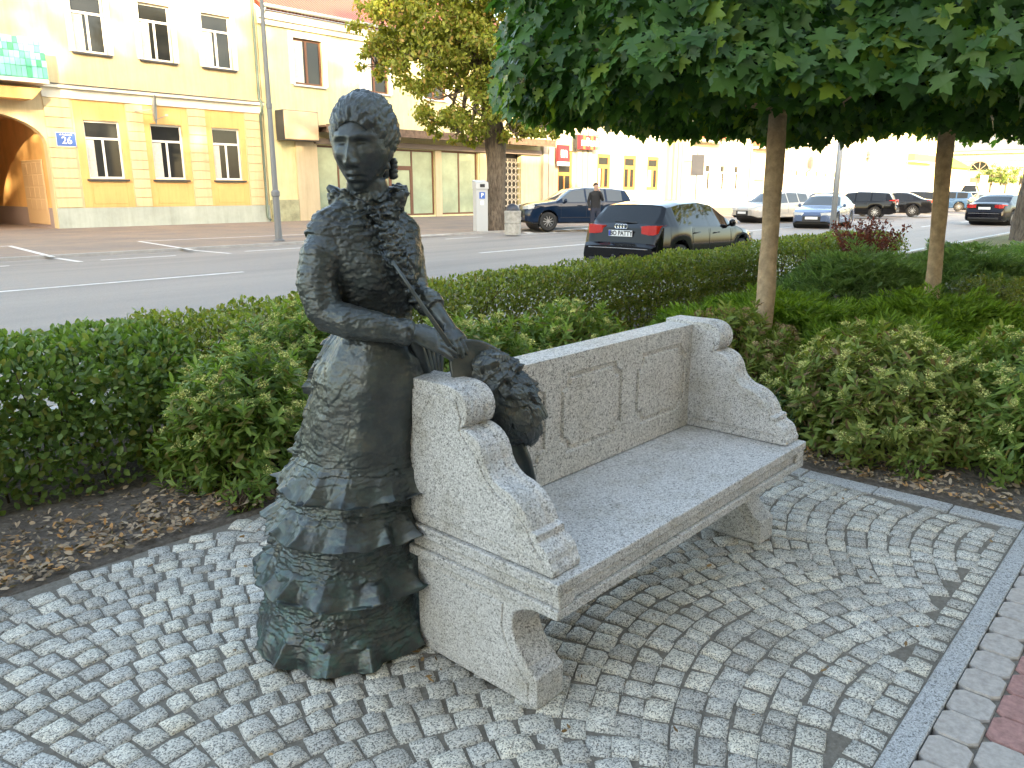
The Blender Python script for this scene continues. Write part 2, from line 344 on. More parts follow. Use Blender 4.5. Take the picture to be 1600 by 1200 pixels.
# ---------------------------------------------------------------- granite bench
def bench():
    X0, X1 = 1.55, 3.27; TH = .128
    r = empty('granite_bench', (2.41, 1.55, 0), label='pale speckled granite bench with scrolled arms beside the bronze woman', cat='bench')
    ox, oy = 2.41, 1.55
    def fin(mb, name, mat, bev=.004, inset=None, dep=.005):
        me = bpy.data.meshes.new(name); me.from_pydata(mb.v, [], mb.f); me.materials.append(mat)
        bm = bmesh.new(); bm.from_mesh(me); bmesh.ops.remove_doubles(bm, verts=bm.verts, dist=1e-5); bmesh.ops.recalc_face_normals(bm, faces=bm.faces)
        if inset:
            fs = [f for f in bm.faces if inset(f)]
            for f in fs:
                bmesh.ops.inset_region(bm, faces=[f], thickness=.032, depth=0, use_even_offset=True)
                r2 = bmesh.ops.inset_region(bm, faces=[f], thickness=.007, depth=-dep, use_even_offset=True)
                bmesh.ops.inset_region(bm, faces=[f], thickness=.007, depth=dep, use_even_offset=True)
        es = [e for e in bm.edges if len(e.link_faces) == 2 and e.calc_face_angle(0) > .75 and e.calc_length() > .02]
        bmesh.ops.bevel(bm, geom=es, offset=bev, segments=2, affect='EDGES', profile=.5, clamp_overlap=True)
        bmesh.ops.translate(bm, verts=bm.verts, vec=(-ox, -oy, 0))
        bm.to_mesh(me); bm.free(); o = link(bpy.data.objects.new(name, me), r); return o
    # seat : slab with recessed cove round the edge
    s = MB(); SX0, SX1, SY0, SY1 = 1.535, 3.285, 1.225, 1.885
    for z0, z1, d in ((.432, .47, 0), (.385, .432, .016), (.352, .385, .003)): s.box(SX0+d, SX1-d, SY0+d, SY1-d, z0, z1)
    for xa in (1.545, 3.2): s.box(xa, xa+.075, 1.2275, 1.26, .386, .431)
    fin(s, 'seat', GRAN, .005)
    # arm profile (y, z)
    pr = [(1.885, .473), (1.885, .968), (1.66, .970)]
    for a in np.linspace(80, -38, 8): pr.append((1.645-.07*cos(radians(a)), .897+.070*sin(radians(a))))
    pr += [(1.606, .846)]
    def arc(p0, p1, bulge, n=6):
        p0 = np.array(p0); p1 = np.array(p1); d = p1-p0; nrm = np.array([-d[1], d[0]]); out = []
        for i in range(1, n+1):
            t = i/n; out.append(tuple(p0+d*t+nrm*bulge*4*t*(1-t)))
        return out
    pr += arc((1.606, .846), (1.50, .752), -.19) + arc((1.50, .752), (1.445, .700), .10, 3) + arc((1.445, .700), (1.315, .592), -.15)
    pr += [(1.293, .588), (1.290, .565)] + arc((1.290, .565), (1.245, .473), -.22)
    pr = [(y+(.026 if 0 < k_ and z > .5 and y < 1.8 else .014 if y < 1.8 else 0), z) for k_, (y, z) in enumerate(pr)]
    for i, x in enumerate((X0, X1-TH)):
        p = MB(); n = len(pr)
        # edge face carries a raised rim on both sides: loop across thickness
        prof = [(0, 0), (.024, 0), (.030, -.007), (.040, -.012), (TH/2, -.008), (TH-.040, -.012), (TH-.030, -.007), (TH-.024, 0), (TH, 0)]
        nx = []
        for k in range(n):
            a = np.array(pr[k-1]); b = np.array(pr[(k+1) % n]); d = b-a; d = d/np.linalg.norm(d); nx.append((-d[1], d[0]))
        vs = []
        for dx, off in prof:
            for k in range(n):
                y, z = pr[k]; o = off if 3 <= k < n-1 else 0
                vs.append((x+dx, y+nx[k][0]*abs(o), z+nx[k][1]*abs(o)))
        fs = [tuple(range(n)), tuple(range((len(prof)-1)*n, len(prof)*n))]
        for q in range(len(prof)-1):
            for k in range(n): fs.append((q*n+k, q*n+(k+1) % n, (q+1)*n+(k+1) % n, (q+1)*n+k))
        p.add(vs, fs)
        for a_, b_2 in ((x-.006, x+.01), (x+TH-.01, x+TH+.006)):
            p.prism([(1.85, .515), (1.85, .935), (1.69, .937), (1.645, .925), (1.625, .875), (1.635, .835), (1.60, .80), (1.555, .76), (1.525, .71), (1.475, .67), (1.41, .64), (1.36, .60), (1.335, .555), (1.30, .515)], a_, b_2, 'x')
        o = fin(p, 'armrest', GRAN, .0035)
    # legs
    lp = [(1.865, 0), (1.865, .35), (1.335, .35), (1.345, .332), (1.385, .320), (1.413, .30), (1.425, .27), (1.425, .235), (1.412, .20), (1.39, .165), (1.36, .13), (1.322, .105), (1.320, 0)]
    for x in (X0+.01, 3.10):
        p = MB(); p.prism(lp, x, x+.13, 'x')
        for a_, b_2 in ((x-.006, x+.01), (x+.12, x+.136)): p.prism([(1.83, .035), (1.83, .315), (1.46, .315), (1.466, .23), (1.44, .17), (1.38, .095), (1.355, .075), (1.355, .035)], a_, b_2, 'x')
        fin(p, 'leg', GRAN, .006)
    # backrest with four moulded panels
    b = MB(); yb = 1.74
    b.box(X0+TH+.001, X1-TH-.001, yb+.016, yb+.13, .474, .955)
    bo = fin(b, 'backrest', GRANR, .004)
    pm = MB(); cuts = [X0+TH+.001, 2.13, 2.63, X1-TH-.001]
    for k, pc in enumerate((1.885, 2.378, 2.888)):
        cx = pc-ox; cz = .725; hw, hh, c = .205, .158, .045; L0, L1 = cuts[k]-ox-cx, cuts[k+1]-ox-cx
        def loop(e):
            h, g = hw-e, hh-e; out = []
            for sx, sz in ((1, 1), (-1, 1), (-1, -1), (1, -1)):
                arcp = [(sx*(h-c*cos(a)), sz*(g-c*sin(a))) for a in np.linspace(0, pi/2, 5)]
                out += arcp[::-1] if sx*sz > 0 else arcp
            return out
        lp0 = loop(0); rect = []
        for q, (a, z) in enumerate(lp0):
            m_ = q % 5; side = L1 if a > 0 else L0; tb = (.955-cz) if z > 0 else (.474-cz); first_side = (q//5) in (0, 2)
            if m_ == 2: rect.append((side, tb))
            elif (m_ < 2) == first_side: rect.append((side, z))
            else: rect.append((a, tb))
        L = [rect, lp0, loop(.005), loop(.020), loop(.027)]; D = [0, 0, .009, .011, .001]; n = len(lp0)
        vs = [(cx+a, yb+dd-oy, cz+z) for l, dd in zip(L, D) for a, z in l]
        pm.add(vs, [(q*n+k2, q*n+(k2+1) % n, (q+1)*n+(k2+1) % n, (q+1)*n+k2) for q in range(4) for k2 in range(n)]+[tuple(range(4*n, 5*n))])
        pm.quad((cx+L0, yb-oy, .955), (cx+L1, yb-oy, .955), (cx+L1, yb+.018-oy, .955), (cx+L0, yb+.018-oy, .955))
    pm.build('carved_panels', GRANR, bo, fix=False)
bench()
# ---------------------------------------------------------------- bronze statue of a woman
D0 = 2.5
C0 = FW*D0+RT*(-.60)
def LP(px, py, ly=0):
    p = at(px, py, D0+ly)-C0; return Vector((p.dot(RT), p.dot(FW), p.z))
def grid_mesh(rows, close=True):
    """rows: list of equal-length loops"""
    n = len(rows[0]); V = [v for r in rows for v in r]; F = []
    for i in range(len(rows)-1):
        for k in range(n): F.append((i*n+k, i*n+(k+1) % n, (i+1)*n+(k+1) % n, (i+1)*n+k))
    if close: F += [tuple(range(n-1, -1, -1)), tuple(range((len(rows)-1)*n, len(rows)*n))]
    return V, F
def G2(x, z, cx, cz, sx, sz): return math.exp(-((x-cx)/sx)**2-((z-cz)/sz)**2)
def sst(a, b, x): t = min(max((x-a)/(b-a), 0), 1); return t*t*(3-2*t)
def fbm(p, s, o=4): return noise.fractal((p[0]*s, p[1]*s, p[2]*s), .5, 2.1, o, noise_basis='PERLIN_ORIGINAL')
def strokes(p, s, sz=1.8):
    """slabby ridges like pressed clay"""
    q = (p[0]*s+.8*noise.noise((p[0]*s*.5, p[1]*s*.5, p[2]*s*.5)), p[1]*s, p[2]*s*sz+1.3*noise.noise((p[0]*s*.4+7, p[1]*s*.4, p[2]*s*.4)))
    d = noise.voronoi(q)[0]; return 1-min(1, (d[1]-d[0])*1.6) , noise.cell(q)
def flake(p, s, st=1.0, seed=0.):
    q = Vector((p[0]*s+seed, p[1]*s, p[2]*s*st)); q += Vector((noise.noise(q*.7), noise.noise(q*.7+Vector((5, 1, 2))), noise.noise(q*.7+Vector((1, 7, 3)))))*.5
    d, pts = noise.voronoi(q); c = pts[0]; v = q-c; h = noise.cell(c*3.7); ang = h*2.5
    return (-v.z*.75+v.x*.35*sin(ang)+v.y*.35*cos(ang))+h*.35
def statue():
    root = empty('bronze_statue', C0, AZ-pi/2, label='dark green bronze woman in a flounced long dress standing behind the bench arm', cat='statue')
    HF = Vector((-.20, -.98, 0)).normalized(); HR = Vector((-HF.y, HF.x, 0))*1  # head forward, head side axis (towards image right)
    HR = Vector((.98, -.20, 0)).normalized(); hc = LP(566, 229, 0.0)
    u = MB()
    # head with face
    NU, NV = 150, 110; rows = []
    for j in range(1, NV):
        ph = pi*j/NV-pi/2; row = []
        for i in range(NU):
            a = 2*pi*i/NU; x = cos(ph)*cos(a); y = cos(ph)*sin(a); z = sin(ph)     # y>0 front
            X = x*.0905; Y = y*(.100 if y > 0 else .105); Z = z*.142
            jaw = sst(.0, -.14, Z); X *= 1-.29*jaw; 
            if y > 0: Y *= 1-.10*jaw; Y += .012*jaw
            else: Y *= 1-.35*jaw
            if Z > .03: Y += -.02*sst(.03, .14, Z)*(y > 0)
            if y > 0:
                ax = abs(X); w = sst(0, .35, y)
                d = .010*G2(ax, Z, .030, .030, .026, .009)
                d -= .025*G2(ax, Z, .032, .008, .019, .0145)
                d += .022*G2(ax, Z, .033, .003, .0135, .0078)
                d -= .006*G2(ax, Z, .033, .002, .012, .0024)+.005*G2(ax, Z, .032, .014, .014, .0025)
                if Z > -.062 and Z < .05:
                    h = .005+.027*sst(.030, -.040, Z); h *= sst(-.062, -.050, Z)*sst(.05, .02, Z); d += h*math.exp(-(X/(.0095+.006*sst(.0, -.05, Z)))**2)
                d += .014*G2(ax, Z, .0155, -.047, .0075, .009)
                d -= .004*G2(ax, Z, .009, -.058, .004, .003)
                d += .010*G2(X, Z, 0, -.079, .022, .006)+.013*G2(X, Z, 0, -.096, .019, .007)
                d -= .011*G2(X, Z, 0, -.0868, .026, .0032)
                d -= .005*G2(X, Z, 0, -.108, .022, .006)-.010*G2(X, Z, 0, -.128, .022, .016)
                d += .007*G2(ax, Z, .052, -.022, .02, .02)-.004*G2(ax, Z, .046, -.075, .014, .02)
                Y += d*w
            tilt = .06; Z2 = Z*cos(tilt)-Y*sin(tilt); Y2 = Y*cos(tilt)+Z*sin(tilt)
            row.append(hc+HR*X+HF*Y2+UP*Z2)
        rows.append(row)
    u.add(*grid_mesh(rows))
    for s in (-1, 1):   # ears
        e = hc+HR*(.076*s)-HF*.012+UP*(-.012)
        u.tube([e+UP*.030-HF*.006, e+UP*.012+HR*.008*s-HF*.012, e-UP*.012+HR*.008*s-HF*.008, e-UP*.032+HF*.002], [.009, .013, .012, .008], 10)
        u.tube([e-UP*.040, e-UP*.056], [.010, .011], 8)
    # neck, torso
    BF = Vector((.66, -.75, 0)).normalized(); BR = Vector((.75, .66, 0))        # body forward, towards her left shoulder
    u.tube([hc-UP*.10-HF*.02, LP(578, 318, .03), LP(580, 350, .04)], [.064, .066, .088], 24)
    def ring(c, a, b, n=64, m=2.2, fwd=0):
        out = []
        for k in range(n):
            t = 2*pi*k/n; ct, st = cos(t), sin(t); x = a*abs(ct)**(2/m)*(1 if ct > 0 else -1); y = b*abs(st)**(2/m)*(1 if st > 0 else -1)
            if y > 0: y += fwd*math.exp(-(abs(x)/a-.4)**2/.12)
            out.append(c+BR*x+BF*y)
        return out
    T = [(585, 322, .055, .05, 0), (578, 330, .118, .076, 0), (578, 350, .170, .094, 0), (579, 375, .178, .108, .006), (582, 405, .172, .118, .026), (583, 430, .160, .115, .03),
         (584, 455, .145, .108, .016), (585, 480, .130, .102, 0), (588, 500, .122, .100, 0), (594, 530, .128, .115, 0), (592, 560, .14, .125, 0)]
    u.add(*grid_mesh([ring(LP(x, y, .03), a, b, fwd=f) for x, y, a, b, f in T]))
    # arms
    u.tube([LP(565, 333, .0), LP(540, 343, -.02), LP(515, 360, -.04), LP(506, 380, -.06)], [.055, .062, .068, .068], 20)
    u.tube([LP(516, 366, -.045), LP(504, 400, -.085), LP(496, 445, -.11), LP(508, 486, -.13), LP(520, 499, -.14)], [.06, .070, .064, .058, .050], 20)
    u.tube([LP(506, 490, -.13), LP(545, 502, -.16), LP(590, 511, -.17), LP(634, 519, -.165)], [.053, .054, .046, .037], 20)
    u.tube([LP(618, 517, -.165), LP(636, 520, -.163), LP(644, 522, -.16)], [.040, .047, .036], 20)       # cuff
    u.tube([LP(628, 362, .10), LP(640, 405, .12), LP(648, 450, .08), LP(655, 468, .04)], [.06, .052, .045, .042], 18)
    u.tube([LP(655, 462, .05), LP(672, 474, 0), LP(680, 482, -.02)], [.040, .046, .036], 18)
    u.tube([LP(672, 474, 0), LP(692, 500, -.04), LP(706, 518, -.06)], [.030, .025, .021], 16)
    # hands
    def hand(w, k, palm_n, side, thumb_at, curl, L=.082, first=0):
        """w wrist, k knuckle centre; side = across the palm"""
        ax = (k-w).normalized(); side = side.normalized(); n = palm_n.normalized()
        rows = []
        for t, a, b in ((-.1, .026, .019), (.15, .028, .018), (.4, .034, .016), (.75, .040, .015), (1., .040, .013), (1.08, .034, .009)):
            c = w.lerp(k, t); rows.append([c+side*(a*cos(q))+n*(b*sin(q)) for q in np.linspace(0, 2*pi, 16, endpoint=False)])
        u.add(*grid_mesh(rows))
        for i, (o, ln) in enumerate(((.030, .92), (.010, 1.03), (-.011, .97), (-.030, .78))):
            b0 = k+side*o-ax*.012; d = (ax+side*o*1.2).normalized(); pts = [b0]; c = curl[i]
            for q, sg in enumerate((.46, .31, .25)):
                th = c*(.45, .75, .6)[q]; d = (d*cos(th)+(-n)*sin(th)).normalized(); pts.append(pts[-1]+d*L*ln*sg)
            u.tube(pts, [.0105, .0098, .0088, .0072], 10)
        tb = w.lerp(k, .28)+side*thumb_at*.026; td = (ax*.75+side*thumb_at*.55-n*.35).normalized()
        u.tube([tb, tb+td*.035, tb+td*.035+(ax*.95-n*.35).normalized()*.028, tb+td*.035+(ax*1.0-n*.3).normalized()*.05], [.014, .0115, .010, .0075], 10)
    hand(LP(640, 521, -.16), LP(682, 533, -.155), Vector((.15, -.75, .65)), Vector((.15, -.6, -.75)), -1, (.55, .4, .45, .8))
    hand(LP(700, 511, -.055), LP(716, 531, -.075), Vector((.5, -.4, .7)), Vector((-.5, -.8, -.1)), 1, (.5, .35, .3, .35), .07)
    # collar ruff, shoulder mass
    for k in range(26):
        a = 2*pi*k/26; c = LP(575, 314, .03)+Vector((.102*cos(a), .080*sin(a), .016*sin(k*2.3)-.012+.035*max(0, -cos(a-.6))+.035*max(0, sin(a+.5))))
        if k % 26 in (20,): continue
        d = Vector((cos(a), sin(a)*.8, .5+.3*sin(k*3.1))).normalized()
        fr = sst(.0, -.8, sin(a)); c = c-UP*.018*fr; u.tube([c-d*.03-UP*.02, c+d*.004, c+d*(.028-.014*fr)+UP*.010], [.03, .022-.006*fr, .009], 7)
    # jabot down the front
    for k in range(22):
        t = k/21; c = LP(592+62*t, 330+150*t, -.06-.045*sin(pi*min(1, t*1.2))); off = BR*(.022*(1 if k % 2 else -1)*(1.2-.5*t))
        u.tube([c+off*1.5+UP*.012, c+off*.3, c-off*.6-UP*.010], [.008, .012, .006], 7)
    tmp = u.build('tmp', BRONZE)
    md = tmp.modifiers.new('r', 'REMESH'); md.mode = 'VOXEL'; md.voxel_size = .0037; md.use_smooth_shade = True
    m2 = tmp.modifiers.new('s', 'SMOOTH'); m2.factor = .5; m2.iterations = 1
    dg = bpy.context.evaluated_depsgraph_get(); me = bpy.data.meshes.new_from_object(tmp.evaluated_get(dg)); bpy.data.objects.remove(tmp)
    nv = len(me.vertices); co = np.empty(nv*3, np.float32); me.vertices.foreach_get('co', co); co = co.reshape(-1, 3)
    no = np.empty(nv*3, np.float32); me.vertices.foreach_get('normal', no); no = no.reshape(-1, 3)
    HFn = np.array(HF); zchin = hc.z-.135
    wrists = np.array([LP(644, 522, -.16)]), np.array([LP(684, 488, -.03)])
    front0 = np.array(LP(592, 335, -.05)); front1 = np.array(LP(652, 480, -.1)); fd = front1-front0; fl = float(fd@fd)
    for i in range(nv):
        p = co[i]; z = p[2]
        if z > zchin+.0 and (p-np.array(hc))@HFn > -.05: amp, am2 = .0022, .0003
        elif z > zchin+.03: amp, am2 = .004, .002
        elif p[0] > wrists[0][0][0] and z < 1.17 and p[1] < -.02: amp, am2 = .0012, .0003
        elif p[0] > wrists[0][0][0]+.05 and z < 1.2: amp, am2 = .0012, .0003
        else:
            t = float((p-front0)@fd)/fl; t = min(max(t, 0), 1); dd = float(np.linalg.norm(p-front0-fd*t))
            amp = .0028+.008*math.exp(-(dd/.09)**2); am2 = .0013+.006*math.exp(-(dd/.08)**2)
            if z > 1.43: am2 += .003
        q = tuple(float(c) for c in p); r1, cl = strokes(q, 32, 2.0); amp += .003*(p[0] < -.13)*(p[2] < 1.5)
        co[i] = p+no[i]*(amp*.6*fbm(q, 22)+(am2*1.4*flake(q, 27, 1.7) if am2 > .001 else 0)+(.0012*flake(q, 13, .8)+.0022*flake(q, 48, 2.2))*(am2 > .001))
    me.vertices.foreach_set('co', co.ravel()); me.materials.clear(); me.materials.append(BRONZE); me.name = 'body'; me.update()
    me.polygons.foreach_set('use_smooth', np.ones(len(me.polygons), bool)); link(bpy.data.objects.new('body', me), root)
    # hair : cap swept back to a low coil
    NU, NV = 190, 120; rows = []
    for j in range(1, NV):
        ph = pi*j/NV-pi/2; row = []
        for i in range(NU):
            a = 2*pi*i/NU; x = cos(ph)*cos(a); y = cos(ph)*sin(a); z = sin(ph)
            X = x*.103; Y = y*.120-.027; Z = z*.120+.047
            if Z > .12: Y += .0
            # hairline: pull the cap inside the head where the face shows
            face = sst(-.35, .35, y)*sst(.072-.085*min(1, abs(X)/.078)**2.2, .050-.085*min(1, abs(X)/.078)**2.2, Z)
            s = 1-.42*face**1.5
            if Z < .0: s *= 1-.35*sst(.0, -.075, Z)*(1 if y > -.3 else .5)
            P = hc+HR*X*s+HF*(Y*s-.01*face)+UP*Z*(1 if face < .5 else 1)
            q = tuple(P); part = X*1.0
            st = 1.5*noise.fractal((X*9+3*noise.noise((q[0]*12, q[1]*12, q[2]*12)), (Y*.5+Z-1.1*abs(X))*46, 2.), .6, 2.2, 4, noise_basis='PERLIN_ORIGINAL')+.5*flake(q, 20, .6); r1, cl = strokes((q[0]*1.3, q[1], q[2]), 26, .8)
            dirv = (P-hc).normalized(); row.append(P+dirv*((.0042*st+.003*r1+.002*cl)*(1-face)-.005*math.exp(-(X/.006)**2)*(y > 0)))
        rows.append(row)
    V, F = grid_mesh(rows); n = len(V)
    hb = MB(); hb.add(V, F)
    nb = hc-HF*.125-UP*.045
    for k in range(9):
        a = k*.9; c = nb+HR*(.03*cos(a))+UP*(.035*sin(a)); hb.tube([c-HR*.02, c, c+HR*.02+UP*.012], [.02, .028, .018], 10)
    for q in range(4):
        e = hc+HR*.082-HF*.045+UP*(-.045-.014*q); hb.tube([e-HR*.01, e+HR*.006, e+HR*.012-UP*.006], [.012, .013, .007], 8)
    hb.build('hair', BRONZE, root, smooth=True)
    # skirt
    prof = [  # z, centre px, half width (m), pleat amplitude, roughness
        (1.12, 589, .120, .0, .1), (1.08, 590, .145, .0, .1), (1.02, 588, .172, .0, .1), (.95, 583, .186, .0, .12), (.85, 577, .193, .0, .12), (.75, 570, .197, .0, .12), (.69, 566, .202, .0, .5),
        (.672, 564, .207, .002, 1), (.655, 564, .215, .004, .6), (.60, 561, .242, .012, .15), (.582, 560, .258, .022, .1), (.578, 560, .218, .003, .6), (.53, 558, .216, .0, 1.2), (.515, 557, .222, .003, .9),
        (.46, 554, .262, .014, .15), (.442, 552, .282, .025, .1), (.437, 552, .236, .003, .6), (.38, 549, .234, .0, 1.3), (.325, 547, .241, .003, 1.1),
        (.27, 545, .277, .014, .15), (.245, 544, .300, .026, .1), (.240, 544, .252, .003, .6), (.17, 542, .252, .0, 1.4), (.115, 541, .263, .003, 1.2),
        (.05, 540, .292, .014, .25), (.012, 539, .306, .026, .15), (.004, 539, .285, .016, .2)]
    zs = np.array([p[0] for p in prof])[::-1]; cx = np.array([LP(p[1], 700)[0]*0+((p[1]-800)*D0/1140.-(-.60)) for p in prof])[::-1]
    hw = np.array([p[2] for p in prof])[::-1]; pa = np.array([p[3] for p in prof])[::-1]; ro = np.array([p[4] for p in prof])[::-1]
    def yz(z):   # photo scale at height z
        return 1
    zl = sorted(set(list(np.linspace(.004, 1.12, 330))+[float(z)+e for z in zs for e in (-.0005, .0005) if .004 <= z+e <= 1.12]))
    NA = 440; rows = []
    for z in zl:
        f_c = cos(PITCH)*1200+sin(PITCH)*0; pxz = np.interp(z, zs, np.array([p[1] for p in prof])[::-1])
        # depth scale for this height: invert the projection at depth D0
        tt = (z-EYE)/D0; yv = 600-(tt*cos(PITCH)*1200+sin(PITCH)*1200)/(cos(PITCH)-tt*sin(PITCH)); cxx = (pxz-800)*D0/(cos(PITCH)*1200+sin(PITCH)*(600-yv))+.60
        h = float(np.interp(z, zs, hw)); am = float(np.interp(z, zs, pa)); rr = float(np.interp(z, zs, ro)); row = []
        for k in range(NA):
            a = 2*pi*k/NA; ca, sa = cos(a), sin(a)
            wob = .35*sin(z*9); ph = a*6+1.3*noise.noise((ca*1.5, sa*1.5, round(z*6)*3.1)); pl = am*(1-abs(sin(ph)))*2.0-am*.6
            # wide, unequal scallops of the frills
            pl += am*.9*noise.noise((ca*4, sa*4, math.floor(z*5.2)*5.))
            r = h+pl*(1 if math.cos(a-radians(158)) < .3 else .35)
            # bustle and train, towards the image left and away
            dv = math.cos(a-radians(152)); bu = max(0, dv)**3.2
            prof_b = .03*math.exp(-((z-.93)/.12)**2)+.055*math.exp(-((z-.52)/.20)**2)+.045*math.exp(-((z-.2)/.2)**2)
            mess = .5+.9*abs(noise.noise((ca*5+3, sa*5, z*9)))+.6*noise.noise((ca*9, sa*9+4, z*14))
            r += bu*prof_b*mess*1.3
            r += sst(.15, .7, bu)*.8*sst(.1, .2, z)*(.035*flake((ca*.25, sa*.25, z), 13, .7, 3.)+.02*noise.noise((a*20, z*22, 9)))
            P = Vector((cxx+r*ca, r*sa*.97, z)); q = (P.x, P.y, P.z)
            r1, cl = strokes(q, 22, 2.6); d = .0075*rr*flake(q, 17, 3.2)+.003*rr*flake(q, 45, 2.4)+.0035*fbm(q, 12)+.0022*flake(q, 11, .6)
            d += .0030*sin(a*9+z*3+2*noise.noise(q))*(1 if z > .68 else 0)
            dz = 0
            if am > .008: dz = -.024*am/.02*(abs(sin(ph))-.4)-.01*noise.noise((ca*6, sa*6, z))
            row.append((P.x+d*ca, P.y+d*sa, max(.002, z+dz)))
        rows.append(row)
    V, F = grid_mesh(rows); arr = np.array(V)
    q4 = np.array([f for f in F if len(f) == 4]); caps = [np.array([f]) for f in F if len(f) > 4]
    fast('skirt', arr, [q4]+caps, BRONZE, root, smooth=True)
    # drape of the overskirt seen between the waist and the bench
    dm = MB()
    for k in range(5):
        dm.tube([LP(640+8*k, 515, -.08+.03*k), LP(650+8*k, 540, -.07+.03*k), LP(662+5*k, 575, -.03+.03*k), LP(668+4*k, 610, .0+.03*k)], [.02, .026, .024, .02], 8)
    o = dm.build('overskirt_drape', BRONZE, root, smooth=True)
    # thin stick held against the chest
    MB().tube([LP(613, 408, -.20), LP(640, 448, -.215), LP(665, 485, -.225), LP(703, 540, -.205)], [.0045, .006, .007, .008], 8, flat=1).build('stick', BRONZE, root, smooth=True)
    # hat : thin swept brim, petalled crown
    A = LP(734, 542, -.10); B = LP(812, 702, .05); ctr = A.lerp(B, .5)
    la = (B-A).normalized(); nb = Vector((.50, -.74, .36)); nb = (nb-la*nb.dot(la)).normalized(); wb = la.cross(nb).normalized(); HS = 1 if wb.x < 0 else -1
    hl = (B-A).length/2; rows = []
    for j in range(25):
        t = j/24; row = []
        for i in range(72):
            a = 2*pi*i/72; rr = t; bend = -.050*(rr*cos(a))**2+.02*rr*sin(2*a)
            row.append(ctr+la*(hl*1.05*rr*cos(a))+wb*(.118*rr*sin(a))+nb*(bend+.01)+nb*.006*noise.noise((cos(a)*3*rr, sin(a)*3*rr, 1)))
        rows.append(row)
    top = rows; bot = [[v-nb*.010 for v in r] for r in rows]
    hm = MB(); V1, F1 = grid_mesh(top[1:], False); V2, F2 = grid_mesh(bot[1:], False); hm.add(V1, F1); n1_ = len(V1); hm.add(V2, [f[::-1] for f in F2])
    base = 23*72; hm.f += [(base+k, base+(k+1) % 72, n1_+base+(k+1) % 72, n1_+base+k) for k in range(72)]; hm.m += [0]*72
    hm.f += [tuple(range(71, -1, -1)), tuple(range(n1_, n1_+72))]; hm.m += [0, 0]
    hat = hm.build('hat', BRONZE, root, smooth=True, fix=True)
    rows = []; NA = 260; NR = 110; cc = ctr+la*.012+nb*.0-wb*HS*.034+la*.012
    for j in range(NR+1):
        ph = pi/2*j/NR; row = []
        for i in range(NA):
            a = 2*pi*i/NA; sx = hl*.90*cos(ph)**.75*cos(a); sy = .100*cos(ph)**.75*sin(a); h = .125*sin(ph)
            P = cc+la*sx+wb*sy+nb*(h-.045*(cos(ph)*cos(a))**2); q = tuple(P)
            qq = (q[0]*24+noise.noise((q[0]*9, q[1]*9, q[2]*9)), q[1]*24, q[2]*24); d = noise.voronoi(qq)[0]; ed = min(1, (d[1]-d[0])*1.4)
            out = ((P-cc)+nb*.02).normalized(); row.append(P+out*(.022*flake(q, 21, 1.0)+.012*flake(q, 11, 1.0)+.004*fbm(q, 45)+.002))
        rows.append(row)
    V, F = grid_mesh(rows, False); fast('hat_trimming', np.array(V), [np.array(F)], BRONZE, hat, smooth=True)
    rb = MB()
    for o_, l_ in ((0, 1), (.018, .8), (-.014, .9)):
        pts = [LP(792, 655, .05), LP(804, 690, .03), LP(815, 718, .02), LP(826, 752, .03)]; rows = []
        for i, p in enumerate(pts):
            wd = (.03, .032, .034, .028)[i]; rows.append([p+RT_l*(wd*cos(q))+Vector((0, .2, .98))*0+Vector((0, 1, 0))*(o_+.012*sin(q)+.008*sin(3*q)) for q in np.linspace(0, 2*pi, 14, endpoint=False)])
        rb.add(*grid_mesh(rows))
    rb.build('ribbon', BRONZE, hat, smooth=True)
RT_l = Vector((1, 0, 0))
statue()
# ---------------------------------------------------------------- plants
def rotmats(n, t, roll):
    """orthonormal frames: y axis = t (leaf direction), z axis = leaf normal near n, rolled"""
    t = t/np.linalg.norm(t, axis=1, keepdims=True); x = np.cross(t, n); x /= np.maximum(np.linalg.norm(x, axis=1, keepdims=True), 1e-6); z = np.cross(x, t)
    c, s = np.cos(roll)[:, None], np.sin(roll)[:, None]; x2 = x*c+z*s; z2 = -x*s+z*c
    return x2, t, z2
def scatter(name, P, T, N, size, tmpl, faces, mat, parent=None, roll=.5, smooth=False):
    n = len(P); x, y, z = rotmats(N, T, rng.normal(0, roll, n)); tm = np.asarray(tmpl, float)
    V = P[:, None, :]+size[:, None, None]*(tm[None, :, 0, None]*x[:, None, :]+tm[None, :, 1, None]*y[:, None, :]+tm[None, :, 2, None]*z[:, None, :])
    k = len(tm); off = (np.arange(n)*k)[:, None, None]
    Fs = []
    for ln in sorted(set(len(f) for f in faces)):
        fa = np.array([f for f in faces if len(f) == ln]); Fs.append((fa[None]+off).reshape(-1, ln))
    return fast(name, V.reshape(-1, 3), Fs, mat, parent, smooth)
# leaf outlines: y along the leaf, x across, z up
OVAL = ([(0, 0, 0), (.24, .25, .05), (.30, .55, .06), (.15, .87, .02), (0, 1, -.04), (-.15, .87, .02), (-.30, .55, .06), (-.24, .25, .05), (0, .5, -.02)], [(0, 1, 2, 8), (8, 2, 3, 4), (0, 8, 6, 7), (8, 4, 5, 6)])
LANCE = ([(0, 0, 0), (.15, .35, .04), (.11, .7, .0), (0, 1, -.10), (-.11, .7, .0), (-.15, .35, .04), (0, .5, -.02)], [(0, 1, 2, 6), (6, 2, 3, 4), (0, 6, 4, 5)])
MP = [(0.03, 0), (.20, -.10), (.27, -.01), (.43, -.02), (.38, .10), (.50, .17), (.34, .22), (.47, .30), (.58, .33), (.76, .44), (.60, .50), (.56, .62), (.40, .53), (.22, .45), (.26, .62), (.34, .74), (.19, .78), (.13, .92), (0, 1.1)]
